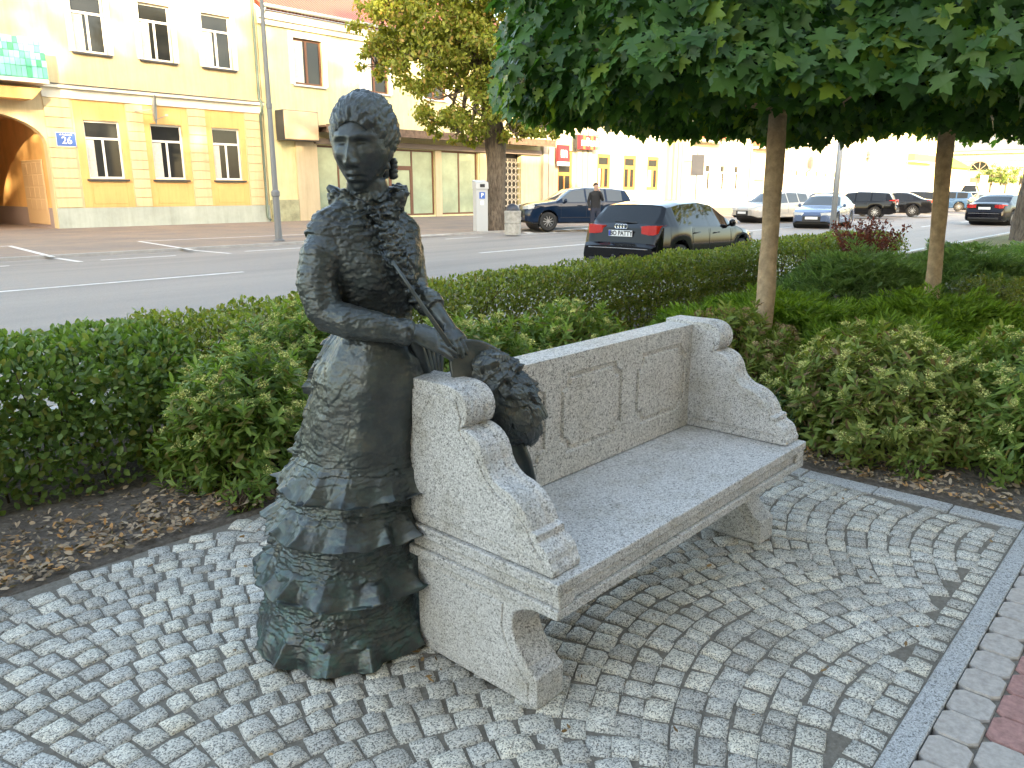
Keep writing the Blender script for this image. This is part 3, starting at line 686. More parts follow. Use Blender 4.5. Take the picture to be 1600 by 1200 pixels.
def maple():
    V = [(0, 0, 0), (0, .55, -.02)]+[(x, y, .10*abs(x)+(-.12*y*y if y > .4 else 0)) for x, y in MP]
    n = len(MP); V += [(-x, y, z) for x, y, z in V[2:2+n-1]]
    R = list(range(2, 2+n)); L = list(range(2+n, 2+2*n-1)); F = []
    for a, b in ((0, 5), (5, 9), (9, 13), (13, 18)):
        F.append(tuple([1]+R[a:b+1]))
        F.append(tuple([1]+(L+[R[-1]])[a:b+1][::-1]))
    F += [(0, 2, 1), (0, 1, L[0])]
    return V, F
MAPLE = maple()
SPRAY = ([(0, 0, 0), (.5, .0, 0)], [])
HEDGE_L = leafmat('hedge_leaf', (.08, .14, .042), (.19, .28, .075), .28, .36, (.20, .20, .05), .97)
HEDGE_S = leafmat('hedge_leaf_small', (.11, .15, .035), (.27, .31, .07), .3, .35, (.24, .20, .06), .95)
SPIR = leafmat('spirea_leaf', (.10, .17, .045), (.24, .34, .085), .34, .5, (.20, .16, .06), .96)
SPIRD = leafmat('spirea_leaf_brownish', (.13, .19, .05), (.28, .33, .09), .32, .5, (.20, .13, .07), .9)
BLOOM = M('faded_bloom', (.50, .50, .17), .9, isl=.4); BLOOMB = M('faded_brown_bloom', (.36, .26, .14), .9, isl=.4)
DARKL = leafmat('dark_leaf', (.03, .07, .025), (.07, .13, .04), .15, .3)
JUN = leafmat('juniper_needles', (.10, .19, .03), (.24, .36, .06), .35, .6); JUN2 = leafmat('juniper_needles_grey', (.11, .18, .07), (.22, .32, .13), .35, .6)
BARB = leafmat('barberry_leaf', (.11, .028, .03), (.25, .06, .055), .25, .5)
MAPLEL = leafmat('maple_leaf', (.035, .095, .03), (.09, .20, .05), .40, .42, (.18, .26, .04), .93)
LIME = leafmat('lime_leaf', (.13, .16, .032), (.30, .32, .06), .38, .5, (.32, .22, .07), .93)
BARK = M('bark_smooth', (.46, .33, .22), .85, var=(14, .3), bmp=(50, .8, .012))
BARKR, t_, b_ = newmat('bark_rough'); v_ = coords(t_, 'Object', (1, 1, .25))
c_ = ramp(t_, tnoise(t_, v_, 14, 6, .7), [(.35, (.06, .045, .035)), (.6, (.17, .135, .10))]); t_.links.new(c_, b_.inputs['Base Color']); S(b_, 'Roughness', .95); bump(t_, b_, tnoise(t_, v_, 16, 5, .6), 1, .06)
TWIG = M('twig', (.09, .06, .04), .9)
def nz(a): return a/np.maximum(np.linalg.norm(a, axis=1, keepdims=True), 1e-9)
def stems(parent, c, rx, ry, h, n, mat=TWIG, name='stems', r=.005):
    m = MB()
    for _ in range(n):
        a = random.uniform(0, 2*pi); q = sqrt(random.random()); bx, by = c[0]+rx*.45*q*cos(a), c[1]+ry*.45*q*sin(a); tx, ty = c[0]+rx*.9*q*cos(a), c[1]+ry*.9*q*sin(a)
        m.tube([(bx, by, -.02), ((bx+tx)/2+random.uniform(-.04, .04), (by+ty)/2, h*.45), (tx, ty, h*.85*sqrt(max(.1, 1-q*q*.8)))], [r*1.3, r, r*.6], 4, cap=False)
    m.build(name, mat, parent)
def hedge_row(name, x0, x1, y0, y1, h, n, size, mat, **k):
    """clipped hedge: leaves packed through a rounded box whose faces bulge unevenly"""
    r = empty(name, ((x0+x1)/2, (y0+y1)/2, 0), **k); ox, oy = (x0+x1)/2, (y0+y1)/2
    L = x1-x0; Wd = y1-y0; P = []; Nn = []
    areas = np.array([L*h, L*Wd, L*h*.35, Wd*h]); pick = rng.choice(4, n, p=areas/areas.sum())
    u = rng.random(n); v = rng.random(n); dep = np.where(rng.random(n) < .22, rng.random(n)*.6, rng.random(n)**1.6*.20)
    X = x0+u*L; Y = np.where(pick == 0, y0, np.where(pick == 2, y1, y0+v*Wd)); Z = np.where(pick == 1, h, v*h)
    nx = np.zeros((n, 3)); nx[pick == 0] = (0, -1, .25); nx[pick == 1] = (0, 0, 1); nx[pick == 2] = (0, 1, .2); e = pick == 3
    X[e] = np.where(rng.random(e.sum()) < .5, x0, x1); Y[e] = y0+u[e]*Wd; nx[e] = np.stack([np.where(X[e] < ox, -1, 1), np.zeros(e.sum()), np.full(e.sum(), .2)], 1)
    wob = np.array([.07*noise.noise((X[i]*1.9, Y[i]*1.9, Z[i]*2.2))+.045*noise.noise((X[i]*6, Y[i]*6, Z[i]*6)) for i in range(n)])
    Pn = np.stack([X, Y, Z], 1); nx = nz(nx)
    # round the long top edges
    cy = (Y-oy)/(Wd/2); Pn[:, 2] -= np.where(Z > h*.6, .09*np.abs(cy)**5, 0); Pn[:, 1] -= np.where(Z > h*.7, np.sign(cy)*.06*((Z/h-.7)/.3)**2, 0)
    Pn = Pn+nx*(wob-dep)[:, None]; Pn[:, 2] = np.maximum(Pn[:, 2], .02)
    keep = ~((Z < .12) & (rng.random(n) < .6)); Pn = Pn[keep]; nx = nx[keep]; m = len(Pn)
    T = nz(nx*.6+rng.normal(0, .7, (m, 3))+np.array([0, 0, .35])); Nn = nz(nx+rng.normal(0, .5, (m, 3))+np.array([0, 0, .4]))
    scatter('foliage', Pn-np.array([ox, oy, 0]), T, Nn, size*rng.uniform(.6, 1.25, m), *OVAL, mat, r)
    mm = MB()
    for _ in range(int(L*16)):
        a = random.uniform(x0+.05, x1-.05)-ox; b = random.uniform(y0+.15, y1-.15)-oy
        mm.tube([(a, b, -.02), (a+random.uniform(-.08, .08), b+random.uniform(-.08, .08), h*.5), (a+random.uniform(-.2, .2), b+random.uniform(-.2, .2), h*.92)], [.008, .006, .003], 4, cap=False)
    mm.build('stems', TWIG, r)
    return r
def shrub(name, c, rx, ry, h, ntips, mat, bloom, size=.074, frac=.6, leaves=24, **k):
    """bushy perennial shrub: whorled leaves along every shoot tip, flat flower heads"""
    r = empty(name, (c[0], c[1], 0), **k); P = []; T = []; N = []; B = []
    for _ in range(int(ntips*.82)):
        a = random.uniform(0, 2*pi); el = math.asin(random.random()**.8); q = random.uniform(.82, 1.06)+.16*noise.noise((cos(a)*2+c[0], sin(a)*2, el*2))
        d = Vector((cos(a)*cos(el), sin(a)*cos(el), sin(el))); tip = Vector((d.x*rx*q, d.y*ry*q, .06+(h-.06)*(d.z*q)**.8 if d.z > 0 else .1))
        ax = (Vector((d.x*.7, d.y*.7, .55+d.z*.6))+Vector((random.gauss(0, .25), random.gauss(0, .25), random.gauss(0, .15)))).normalized()
        sd_ = ax.orthogonal().normalized(); L = random.uniform(.12, .24)
        for i in range(leaves):
            t = (i+.5)/leaves; th = i*2.4+a*7; rad = Quaternion(ax, th) @ sd_
            P.append(tip-ax*L*(1-t)); T.append(rad*(1.1-.45*t)+ax*(.25+.6*t)+Vector((0, 0, -.15))); N.append(ax*1.0-rad*.2)
        if random.random() < frac and tip.z > h*.22: B.append((tip+ax*.012, ax))
    P = np.array(P); T = np.array(T); N = np.array(N); n = len(P)
    # shaded inner leaves
    m = ntips*9; a = rng.random(m)*2*pi; q = rng.random(m)**.5*.9; z = rng.random(m)*h*.85*np.sqrt(1-q*q*.9)
    P2 = np.stack([rx*q*np.cos(a), ry*q*np.sin(a), z+.02], 1); P = np.concatenate([P, P2]); T = np.concatenate([T, rng.normal(0, 1, (m, 3))]); N = np.concatenate([N, rng.normal(0, 1, (m, 3))+np.array([0, 0, .8])])
    T = nz(T+rng.normal(0, .18, T.shape)); N = nz(N+rng.normal(0, .2, N.shape))
    scatter('foliage', P, T, N, size*rng.uniform(.6, 1.2, len(P)), *LANCE, mat, r, roll=.25)
    if B:
        Pb = []; Tb = []
        for b, ax in B:
            s1 = ax.orthogonal().normalized(); s2 = ax.cross(s1); R_ = random.uniform(.022, .042); a0 = random.random()*6
            for i in range(64):
                rr = sqrt((i+.5)/64)*R_; th = i*2.4+a0; lump = .35*sin(th*3+a0)*R_*.3
                Pb.append(b+s1*(rr*cos(th))+s2*(rr*sin(th))+ax*(.014-10*rr*rr+random.uniform(-.007, .006)+lump)); Tb.append((ax+Vector((random.gauss(0, .6), random.gauss(0, .6), random.gauss(0, .6)))))
        Pb = np.array(Pb); Tb = nz(np.array(Tb)); tm = [(-.5, -.5, 0), (.5, -.5, .2), (.5, .5, 0), (-.5, .5, .2)]
        scatter('flower_heads', Pb, nz(rng.normal(0, 1, Tb.shape)), Tb, rng.uniform(.004, .008, len(Pb)), tm, [(0, 1, 2, 3)], bloom, r, roll=1)
    stems(r, (0, 0), rx, ry, h, 26)
    return r
def juniper(name, c, rx, ry, h, nf, mat, **k):
    """spreading juniper: arching sprays feathered with scale needles"""
    r = empty(name, (c[0], c[1], 0), **k); P = []; T = []; N = []
    for _ in range(nf):
        a = random.uniform(0, 2*pi); q = random.random()**.55; out = Vector((cos(a), sin(a), 0)); L = random.uniform(.22, .42)
        b = Vector((out.x*rx*q*.85, out.y*ry*q*.85, h*(1-.55*q*q)*random.uniform(.65, 1.0)))
        b.z += .08*noise.noise((b.x*3+c[0], b.y*3, 1)); d = (out+Vector((random.gauss(0, .4), random.gauss(0, .4), random.uniform(.0, .6)))).normalized(); sdv = d.cross(UP).normalized()
        for i in range(20):
            t = i/19; p = b+d*(L*t)+UP*(-.22*L*t*t*1.5); sgn = 1 if i % 2 else -1; ll = .5*L*(1-t)+.03
            for j in range(3):
                s_ = (j+.5)/3; dd = (d*.75+sdv*sgn*.8+UP*.12).normalized(); P.append(p+dd*ll*s_); T.append(dd+Vector((random.gauss(0, .3), random.gauss(0, .3), random.gauss(0, .3)+.2))); N.append(UP)
    P = np.array(P); T = nz(np.array(T)); N = nz(np.array(N)+rng.normal(0, .5, P.shape)); tm = [(-.12, 0, 0), (.12, 0, 0), (.07, .7, .05), (0, 1, 0), (-.07, .7, .05)]
    scatter('foliage', P, T, N, rng.uniform(.040, .085, len(P)), tm, [(0, 1, 2, 3, 4)], mat, r, roll=.5)
    stems(r, (0, 0), rx, ry, h*.8, 30, name='branches', r=.008); return r
def twiggy(name, c, rad, h, mat, n, **k):
    r = empty(name, (c[0], c[1], 0), **k); m = MB(); P = []
    for _ in range(46):
        a = random.uniform(0, 2*pi); sp = random.uniform(.1, 1)*rad; e = Vector((cos(a)*sp, sin(a)*sp, h*random.uniform(.7, 1.05))); mid = Vector((cos(a)*sp*.35, sin(a)*sp*.35, e.z*.55)); m.tube([(0, 0, 0), mid, e], [.006, .004, .002], 4, cap=False)
        for i in range(n):
            t = random.uniform(.35, 1); P.append(mid.lerp(e, max(0, (t-.5)*2))+Vector((random.gauss(0, .02), random.gauss(0, .02), random.gauss(0, .02))))
    m.build('stems', TWIG, r); P = np.array(P); q = len(P)
    scatter('foliage', P, nz(rng.normal(0, 1, (q, 3))+np.array([0, 0, .6])), nz(rng.normal(0, 1, (q, 3))+np.array([0, 0, 1])), rng.uniform(.028, .050, q), *OVAL, mat, r); return r
hedge_row('hedge', -1.6, 2.0, 4.15, 5.35, .74, 36000, .047, HEDGE_L, label='broad dark green hedge with oval leaves at the left edge above the bare soil', cat='hedge')
hedge_row('hedge', 2.0, 10.2, 4.45, 5.45, .78, 62000, .036, HEDGE_S, label='long clipped yellow-green hedge running along the road behind the bench', cat='hedge')
hedge_row('hedge', 10.2, 14.2, 3.9, 5.2, .86, 22000, .042, HEDGE_S, label='far end block of clipped hedge just left of the red barberry', cat='hedge')
GS = 'spirea bushes with faded yellowish flower heads'
for i, (c, rx, ry, h, n, mt, bl, lab) in enumerate([
    ((2.02, 3.85), .46, .50, .74, 330, SPIR, BLOOM, 'spirea bush with pale yellow flower heads directly left of the statue skirt'),
    ((2.75, 4.35), .60, .45, .84, 330, SPIR, BLOOM, 'spirea bush crowded with yellow heads in front of the hedge left of the statue waist'),
    ((3.35, 3.45), .55, .55, .78, 320, SPIR, BLOOM, 'spirea bush with yellow heads seen just above the bench back by the hat'),
    ((4.15, 3.25), .62, .55, .78, 330, SPIR, BLOOM, 'spirea bush behind the middle of the bench back'),
    ((5.15, 2.55), .55, .5, .74, 260, SPIRD, BLOOMB, 'reddish brown tinged spirea bush at the foot of the nearest maple trunk'),
    ((4.98, 1.45), .68, .66, .72, 500, SPIRD, BLOOM, 'wide spirea bush beyond the right end of the bench'),
    ((5.40, .65), .82, .66, .74, 560, SPIR, BLOOM, 'large spirea bush with star shaped leaf whorls overhanging the paving at right'),
    ((5.95, -.35), .7, .65, .68, 380, SPIR, BLOOM, 'spirea bush cut by the right edge of the picture')]):
    shrub('spirea_bush', c, rx, ry, h, n, mt, bl, label=lab, cat='bush', group=GS)
shrub('low_shrub', (4.5, 2.1), .30, .42, .36, 240, DARKL, None, .05, 0, 26, label='low glossy dark green shrub at the right foot of the bench', cat='shrub')
for c, lab in (((1.75, 3.42), 'small green seedling growing from the leaf litter below the left spirea'), ((4.45, 1.05), 'small sprig at the edge of the kerb pieces under the right bush')):
    shrub('seedling', c, .12, .10, .14, 10, SPIR, None, .055, 0, 12, label=lab, cat='plant')
GJ = 'spreading junipers in the bed'
for c, rx, ry, h, n, mt, lab in [((7.3, 3.1), .95, .8, .52, 430, JUN, 'bright green spreading juniper between the two maple trunks'), ((8.3, 2.0), .9, .9, .48, 420, JUN, 'low feathery juniper in front of the second maple trunk'),
    ((6.7, 1.9), .7, .6, .42, 330, JUN, 'juniper mat just behind the wide spirea'), ((10.0, 3.3), 1.1, .8, .78, 420, JUN2, 'tall arching juniper left of the second maple trunk'),
    ((12.4, 2.6), 1.4, .9, .78, 420, JUN2, 'grey green juniper ridge right of the second maple trunk beside the road'), ((15.3, 2.0), 1.5, .9, .7, 300, JUN2, 'farthest juniper before the rough old trunk'), ((6.3, 3.3), .5, .5, .45, 200, JUN, 'juniper sprays round the foot of the nearest maple')]:
    juniper('juniper', c, rx, ry, h, n, mt, label=lab, cat='juniper', group=GJ)
twiggy('barberry', (11.3, 3.75), .65, 1.15, BARB, 75, label='dark red barberry bush with upright twigs beyond the hedge', cat='bush')
shrub('shrub', (9.3, .9), .8, .7, .8, 330, HEDGE_S, None, .06, 0, 20, label='yellow green broad shrub at the right edge behind the spirea', cat='shrub')
shrub('shrub', (10.6, 1.9), .7, .6, .6, 260, HEDGE_S, None, .05, 0, 20, label='pale green shrub with a bare white twig behind the junipers', cat='shrub')
# trees
def limb(m, a, b, r0, r1, n=5, wob=.05, seg=8):
    pts = []; a = Vector(a); b = Vector(b)
    for i in range(n+1):
        t = i/n; p = a.lerp(b, t); pts.append(p+(Vector((random.gauss(0, wob), random.gauss(0, wob), random.gauss(0, wob*.5))) if 0 < i < n else Vector((0, 0, 0))))
    m.tube(pts, list(np.linspace(r0, r1, n+1)), seg, cap=False); return pts[-1]
def trunk_mesh(pts, rad, seg, amp, fr):
    m = MB(); P = []; R_ = []
    n = 26
    for i in range(n+1):
        t = i/n*(len(pts)-1); k = min(int(t), len(pts)-2); P.append(Vector(pts[k]).lerp(Vector(pts[k+1]), t-k)); R_.append(rad[k]*(1-t+k)+rad[k+1]*(t-k))
    m.tube(P, R_, seg, cap=False)
    m.v = [tuple(Vector(v)+(Vector(v)-P[i//seg]).normalized()*amp*noise.noise((v[0]*fr, v[1]*fr, v[2]*fr*.35))) for i, v in enumerate(m.v)]
    return m
def maple_tree(base, lean, R_, n, z0, label, seed):
    global rng; rng = np.random.default_rng(seed); random.seed(seed)
    r = empty('maple_tree', base, label=label, cat='tree', group='clipped maples in the bed')
    m = trunk_mesh([(0, 0, -.05), (lean[0]*.5+.01, lean[1]*.5, 1.1), (lean[0], lean[1], 2.35)], [.088, .074, .082], 16, .012, 6)
    m.build('trunk', BARK, r, smooth=True)
    b = MB(); T = Vector((lean[0], lean[1], 2.2))
    for i in range(16):
        a = 2*pi*i/16+random.uniform(-.2, .2); e = limb(b, T+UP*random.uniform(-.0, .3), T+Vector((cos(a)*R_*.8, sin(a)*R_*.8, random.uniform(.2, 1.0))), .045, .012, wob=.06, seg=6)
        for q in range(4):
            s = T.lerp(e, random.uniform(.4, .9)); limb(b, s, s+Vector((random.gauss(0, .5), random.gauss(0, .5), random.uniform(-.1, .5))), .012, .004, 3, .03, 4)
    b.build('branches', BARK, r)
    # crown: a clipped umbrella with a level underside
    k1 = int(n*.42); k2 = int(n*.38); k3 = n-k1-k2
    a = rng.random(k1)*2*pi; zz = rng.random(k1)**1.0*1.35; bul = 1+.06*np.sin(a*5)+.05*np.sin(a*11+2); RR = R_*bul*(1-.05*(zz/1.3)**2)-rng.random(k1)**2*.5
    P = [np.stack([RR*np.cos(a), RR*np.sin(a), zz], 1)]; Nv = [np.stack([np.cos(a), np.sin(a), .5+0*a], 1)]
    a = rng.random(k2)*2*pi; q = np.sqrt(rng.random(k2))*R_; P.append(np.stack([q*np.cos(a), q*np.sin(a), .03+.22*rng.random(k2)+.18*(1-q/R_)], 1)); Nv.append(np.stack([np.cos(a)*.7, np.sin(a)*.7, .8+0*a], 1))
    a = rng.random(k3)*2*pi; q = np.sqrt(rng.random(k3))*R_*.97; P.append(np.stack([q*np.cos(a), q*np.sin(a), .25+1.4*rng.random(k3)], 1)); Nv.append(np.stack([np.cos(a)*.3, np.sin(a)*.3, 1+0*a], 1))
    P = np.concatenate(P); Nv = np.concatenate(Nv)
    lump = np.array([.16*noise.noise((p[0]*.55+base[0], p[1]*.55, 4))+.22*noise.noise((p[0]*1.4+base[0], p[1]*1.4, p[2]*1.4)) for p in P]); P[:, 2] += lump+z0; P[:, :2] *= (1+lump*.25)[:, None]; P[:, 0] += lean[0]; P[:, 1] += lean[1]
    out = nz(np.stack([P[:, 0], P[:, 1], 0*P[:, 0]], 1)); T = nz(out*.55+np.array([0, 0, -.85])+rng.normal(0, .33, P.shape)); Nn = nz(Nv+rng.normal(0, .35, P.shape))
    scatter('crown', P, T, Nn, rng.uniform(.07, .165, len(P)), *MAPLE, MAPLEL, r, roll=.3)
    return r
maple_tree((6.4, 2.86, 0), (.35, .18), 2.45, 15000, 2.24, 'nearest clipped maple with a smooth tan trunk behind the right end of the bench', 3)
maple_tree((9.1, 2.2, 0), (.15, .12), 2.5, 12000, 2.26, 'second clipped maple with a tan trunk standing among the junipers', 5)
maple_tree((12.6, 1.1, 0), (.1, .0), 2.4, 7000, 2.36, 'third clipped maple whose crown hangs in at the upper right corner', 9)
def big_tree(base, tr, rad, blobs, n, size, mat, label, seed, cat='tree', name='lime_tree', group=None, lt=OVAL, amp=.07):
    """free-grown tree: rough trunk, limbs out to leafy clumps (blobs = (x,y,z,r) relative to the base)"""
    global rng; rng = np.random.default_rng(seed); random.seed(seed)
    r = empty(name, base, label=label, cat=cat, group=group)
    m = trunk_mesh(tr, rad, 22, amp, 3.5); m.build('trunk', BARKR, r, smooth=True)
    b = MB(); P = []; Nv = []; tot = sum(q[3]**2 for q in blobs); top = Vector(tr[-1])
    for bx, by, bz, br_ in blobs:
        e = limb(b, top-UP*random.uniform(0, .8), (bx, by, bz), rad[-1]*.55, .04, 5, .15, 7)
        for q in range(9):
            d = Vector((random.gauss(0, 1), random.gauss(0, 1), random.gauss(0, .8))).normalized(); limb(b, e, e+d*br_*.85, .035, .008, 3, .06, 4)
        k = int(n*br_**2/tot); nc = max(8, int(k/60)); d = nz(rng.normal(0, 1, (nc, 3))); rr = br_*(.55+.5*rng.random(nc)**.6); cc = d*rr[:, None]*np.array([1, 1, .8])+np.array([bx, by, bz])
        idx = rng.integers(0, nc, k); P.append(cc[idx]+rng.normal(0, br_*.13, (k, 3))*np.array([1, 1, .7])); Nv.append(d[idx]*.6+np.array([0, 0, .6]))
    b.build('branches', BARKR, r)
    P = np.concatenate(P); Nv = np.concatenate(Nv); T = nz(rng.normal(0, .7, P.shape)+np.array([0, 0, -.5])); Nn = nz(Nv+rng.normal(0, .6, P.shape))
    scatter('crown', P, T, Nn, size*rng.uniform(.6, 1.3, len(P)), *lt, mat, r, roll=.5); return r
def rel(px, py, D, base): p = at(px, py, D)-Vector(base); return p
def blobs_px(lst, base): return [(*rel(x, y, D, base), r) for x, y, D, r in lst]
LB = (22.7, 21.8, 0)
big_tree(LB, [(0, 0, -.1), (.1, -.05, 1), (.15, -.1, 2.2), (.05, -.1, 3.6), (-.1, .0, 5.2), (-.3, .2, 7)], [.55, .40, .36, .42, .36, .26],
    blobs_px([(665, 95, 31, 1.5), (640, 40, 32, 1.6), (710, 60, 31, 1.7), (760, 80, 30.5, 1.5), (700, 150, 30.5, 1.3), (740, 170, 30, 1.1), (800, 130, 31, 1.6), (690, -10, 31, 2), (770, 0, 31, 2), (620, 70, 31.5, 1.1), (800, 60, 32, 1.7), (850, 150, 32, 1.0), (820, 185, 31, .8), (740, -80, 31, 2.6), (650, -60, 32, 2.0), (720, 205, 30.6, .6), (680, 190, 31, .7), (840, 60, 33, 1.6), (800, 205, 30.5, .7), (845, 195, 31, .8), (740, 215, 31, .5), (590, 100, 31.5, .7), (600, 30, 31.5, 1.2)], LB), 46000, .16, LIME,
    'free grown yellow green lime tree with a rough leaning trunk beside the parking meter', 21)
BT = (29.8, 4.5, 0)
big_tree(BT, [(0, 0, -.1), (-.05, .1, 1.5), (.05, .1, 4), (.2, .1, 8)], [.72, .52, .45, .4], [(-1, 0, 9, 2.4), (1.5, -1, 10, 2.5), (0, 2, 10.5, 2.2)], 9000, .16, LIME, 'old rough barked tree at the right edge of the picture on the verge', 22, amp=.1)
# litter
def litter():
    n = 5200; P = []; 
    while len(P) < n:
        if random.random() < .6: x, y = random.uniform(-.4, 2.3), 3.36+abs(random.gauss(0, .34))
        else: x, y = 4.24+abs(random.gauss(0, .28)), random.uniform(-1, 2.5)
        P.append((x, y, .012+.035*noise.noise((x*2, y*2, 1))+random.uniform(0, .014)))
    P = np.array(P); q = len(P)
    o = scatter('leaf_litter', P, nz(rng.normal(0, 1, (q, 3))*np.array([1, 1, .25])), nz(rng.normal(0, .45, (q, 3))+np.array([0, 0, 1])), rng.uniform(.015, .048, q), [(0, 0, 0), (.2, .3, .1), (.15, .75, .05), (0, 1, .12), (-.18, .7, .12), (-.22, .3, .02)], [(0, 1, 2, 3, 4, 5)], leafmat('dry_leaf', (.16, .11, .075), (.50, .38, .27), .1, .8, (.52, .27, .11), .88))
    o['kind'] = 'stuff'
    q = 210; xs = rng.uniform(-.3, 4, q); ys = rng.uniform(.5, 3.3, q); m = (rng.random(q) < .5); xs[m] = rng.normal(1.62, .1, m.sum()); ys[m] = rng.normal(1.8, .12, m.sum())
    k = ~((xs > 1.54) & (xs < 1.7) & (ys < 1.9) & (ys > 1.3)); xs = xs[k]; ys = ys[k]; q = len(xs); P = np.stack([xs, ys, rng.uniform(.004, .012, q)], 1)
    o = scatter('fallen_leaves', P, nz(rng.normal(0, 1, (q, 3))*np.array([1, 1, .2])), nz(rng.normal(0, .3, (q, 3))+np.array([0, 0, 1])), rng.uniform(.012, .035, q), [(0, 0, 0), (.2, .3, .1), (.15, .75, .05), (0, 1, .12), (-.18, .7, .12), (-.22, .3, .02)], [(0, 1, 2, 3, 4, 5)], leafmat('dry_leaf_orange', (.14, .075, .03), (.36, .22, .10), .1, .8))
    o['kind'] = 'stuff'
litter()

# unseen tall lindens added behind the eye, sized to dapple the facades opposite
for i, (x, y, h) in enumerate(((-29, -9, 23), (-21.5, -8, 25), (-14.5, -9, 24), (-7.5, -8.5, 25), (0, -9, 24))):
    bl = [(random.gauss(0, 2.2), random.gauss(0, 1.8), h*random.uniform(.55, 1.0), random.uniform(1.3, 2.4)) for _ in range(22)]
    big_tree((x, y, 0), [(0, 0, -.1), (.1, 0, 4), (0, .1, 8), (0, 0, h*.55)], [.45, .36, .3, .22], bl, 11000, .30, LIME, 'unseen tall linden added behind the viewer to dapple the facades, number %s from the left along the near pavement' % ['one', 'two', 'three', 'four', 'five'][i], 60+i, group='unseen lindens added for dappled shade')
# ---------------------------------------------------------------- buildings
GLASS = glassmat('window_glass', (.02, .022, .024), .05, .4); GLASSG = M('shop_glass', (.30, .36, .26), .06, spec=.8, var=(.6, .25)); WHITEF = M('white_frame', (.75, .75, .73), .5)
BROWNF = M('brown_frame', (.13, .055, .03), .5); ORANGEF = M('orange_frame', (.50, .20, .06), .5, var=(6, .15)); CURTAIN = M('net_curtain', (.55, .53, .48), .9, var=(8, .15))
METALD = M('dark_metal', (.06, .06, .065), .5, .3); ZINC = M('zinc', (.30, .33, .33), .5, .5)
YF = 36.
def plaster(name, col, v=.12, s=.7):
    m, t, b = newmat(name); vv = coords(t); f = tnoise(t, vv, s, 8, .7); f2 = tnoise(t, coords(t, 'Object', (1.5, 1, .12)), 2.5, 5, .7)
    c = ramp(t, f, [(.3, [x*(1-v) for x in col]), (.7, [min(1, x*(1+v*.7)) for x in col])]); d = ramp(t, f2, [(.3, (.86, .85, .82)), (.6, (1, 1, 1))])
    t.links.new(mixc(t, 1, c, d, 'MULTIPLY'), b.inputs['Base Color']); S(b, 'Roughness', .9); bump(t, b, tnoise(t, vv, 30, 4), .3, .01); return m
def wall_with_holes(name, x0, x1, z0, z1, holes, mat, parent, y=YF, depth=.35, axis='x'):
    """front sheet cut around the openings, with reveals; holes = (x0,x1,z0,z1)"""
    xs = sorted(set([x0, x1]+[min(max(v, x0), x1) for h in holes for v in h[:2]])); zs = sorted(set([z0, z1]+[min(max(v, z0), z1) for h in holes for v in h[2:]])); m = MB()
    for i in range(len(xs)-1):
        for j in range(len(zs)-1):
            cx, cz = (xs[i]+xs[i+1])/2, (zs[j]+zs[j+1])/2
            if any(h[0] < cx < h[1] and h[2] < cz < h[3] for h in holes): continue
            m.quad((xs[i], y, zs[j]), (xs[i+1], y, zs[j]), (xs[i+1], y, zs[j+1]), (xs[i], y, zs[j+1]))
    for a, b, c, d in holes:
        m.quad((a, y, c), (a, y, d), (a, y+depth, d), (a, y+depth, c)); m.quad((b, y, d), (b, y, c), (b, y+depth, c), (b, y+depth, d))
        m.quad((a, y, d), (b, y, d), (b, y+depth, d), (a, y+depth, d)); m.quad((b, y, c), (a, y, c), (a, y+depth, c), (b, y+depth, c))
    return m.build(name, mat, parent)
def window(p, x0, x1, z0, z1, y=YF, frame=WHITEF, transom=.30, mull=(.5,), sill=True, trim=None, tw=.16, rec=.12, cur=True, fw=.075, td=.05, sillm=None):
    m = MB(); yy = y+rec
    m.box(x0, x0+fw, yy, yy+.07, z0, z1).box(x1-fw, x1, yy, yy+.07, z0, z1).box(x0+fw, x1-fw, yy, yy+.07, z0, z0+fw).box(x0+fw, x1-fw, yy, yy+.07, z1-fw, z1)
    zt = z1-(z1-z0)*transom
    if transom: m.box(x0+fw, x1-fw, yy-.01, yy+.06, zt-fw*.7, zt+fw*.5)
    for q in mull:
        c = x0+(x1-x0)*q; m.box(c-fw*.6, c+fw*.6, yy-.006, yy+.055, z0+fw, (zt-fw*.7) if transom else z1-fw)
    w_ = m.build('window', frame, p)
    box('pane', x0+fw*.5, x1-fw*.5, yy+.03, yy+.04, z0+fw*.5, z1-fw*.5, GLASS, w_)
    if cur and random.random() < .7:
        c = MB(); a = x0+fw; b = x1-fw; 
        c.box(a, a+(b-a)*random.uniform(.2, .5), yy+.022, yy+.029, z0+fw*1.1, zt-.08); c.build('curtain', CURTAIN, w_)
    if sill: box('sill', x0-.12, x1+.12, y-.14, y-.002, z0-.10, z0-.03, sillm or METALD, w_)
    if trim:
        t = MB(); t.box(x0-tw, x0-.002, y-td, y-.001, z0-.02, z1+tw).box(x1+.002, x1+tw, y-td, y-.001, z0-.02, z1+tw).box(x0-.002, x1+.002, y-td, y-.001, z1+.002, z1+tw)
        t.build('surround', trim, w_)
    return w_
def house(name, x0, x1, h, mat, holes, label, y=YF, depth=10, z0=-.1):
    r = empty(name, (0, 0, 0), label=label, cat='building')
    wl = wall_with_holes('wall', x0, x1, z0, h, holes, mat, r, y)
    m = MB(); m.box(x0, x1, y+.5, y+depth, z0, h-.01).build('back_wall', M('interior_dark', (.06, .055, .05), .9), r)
    m = MB(); m.quad((x0, y, z0), (x0, y, h), (x0, y+.5, h), (x0, y+.5, z0)); m.quad((x1, y, h), (x1, y, z0), (x1, y+.5, z0), (x1, y+.5, h)); m.quad((x0, y, h), (x1, y, h), (x1, y+.5, h), (x0, y+.5, h))
    m.build('wall_end', mat, r)
    return r
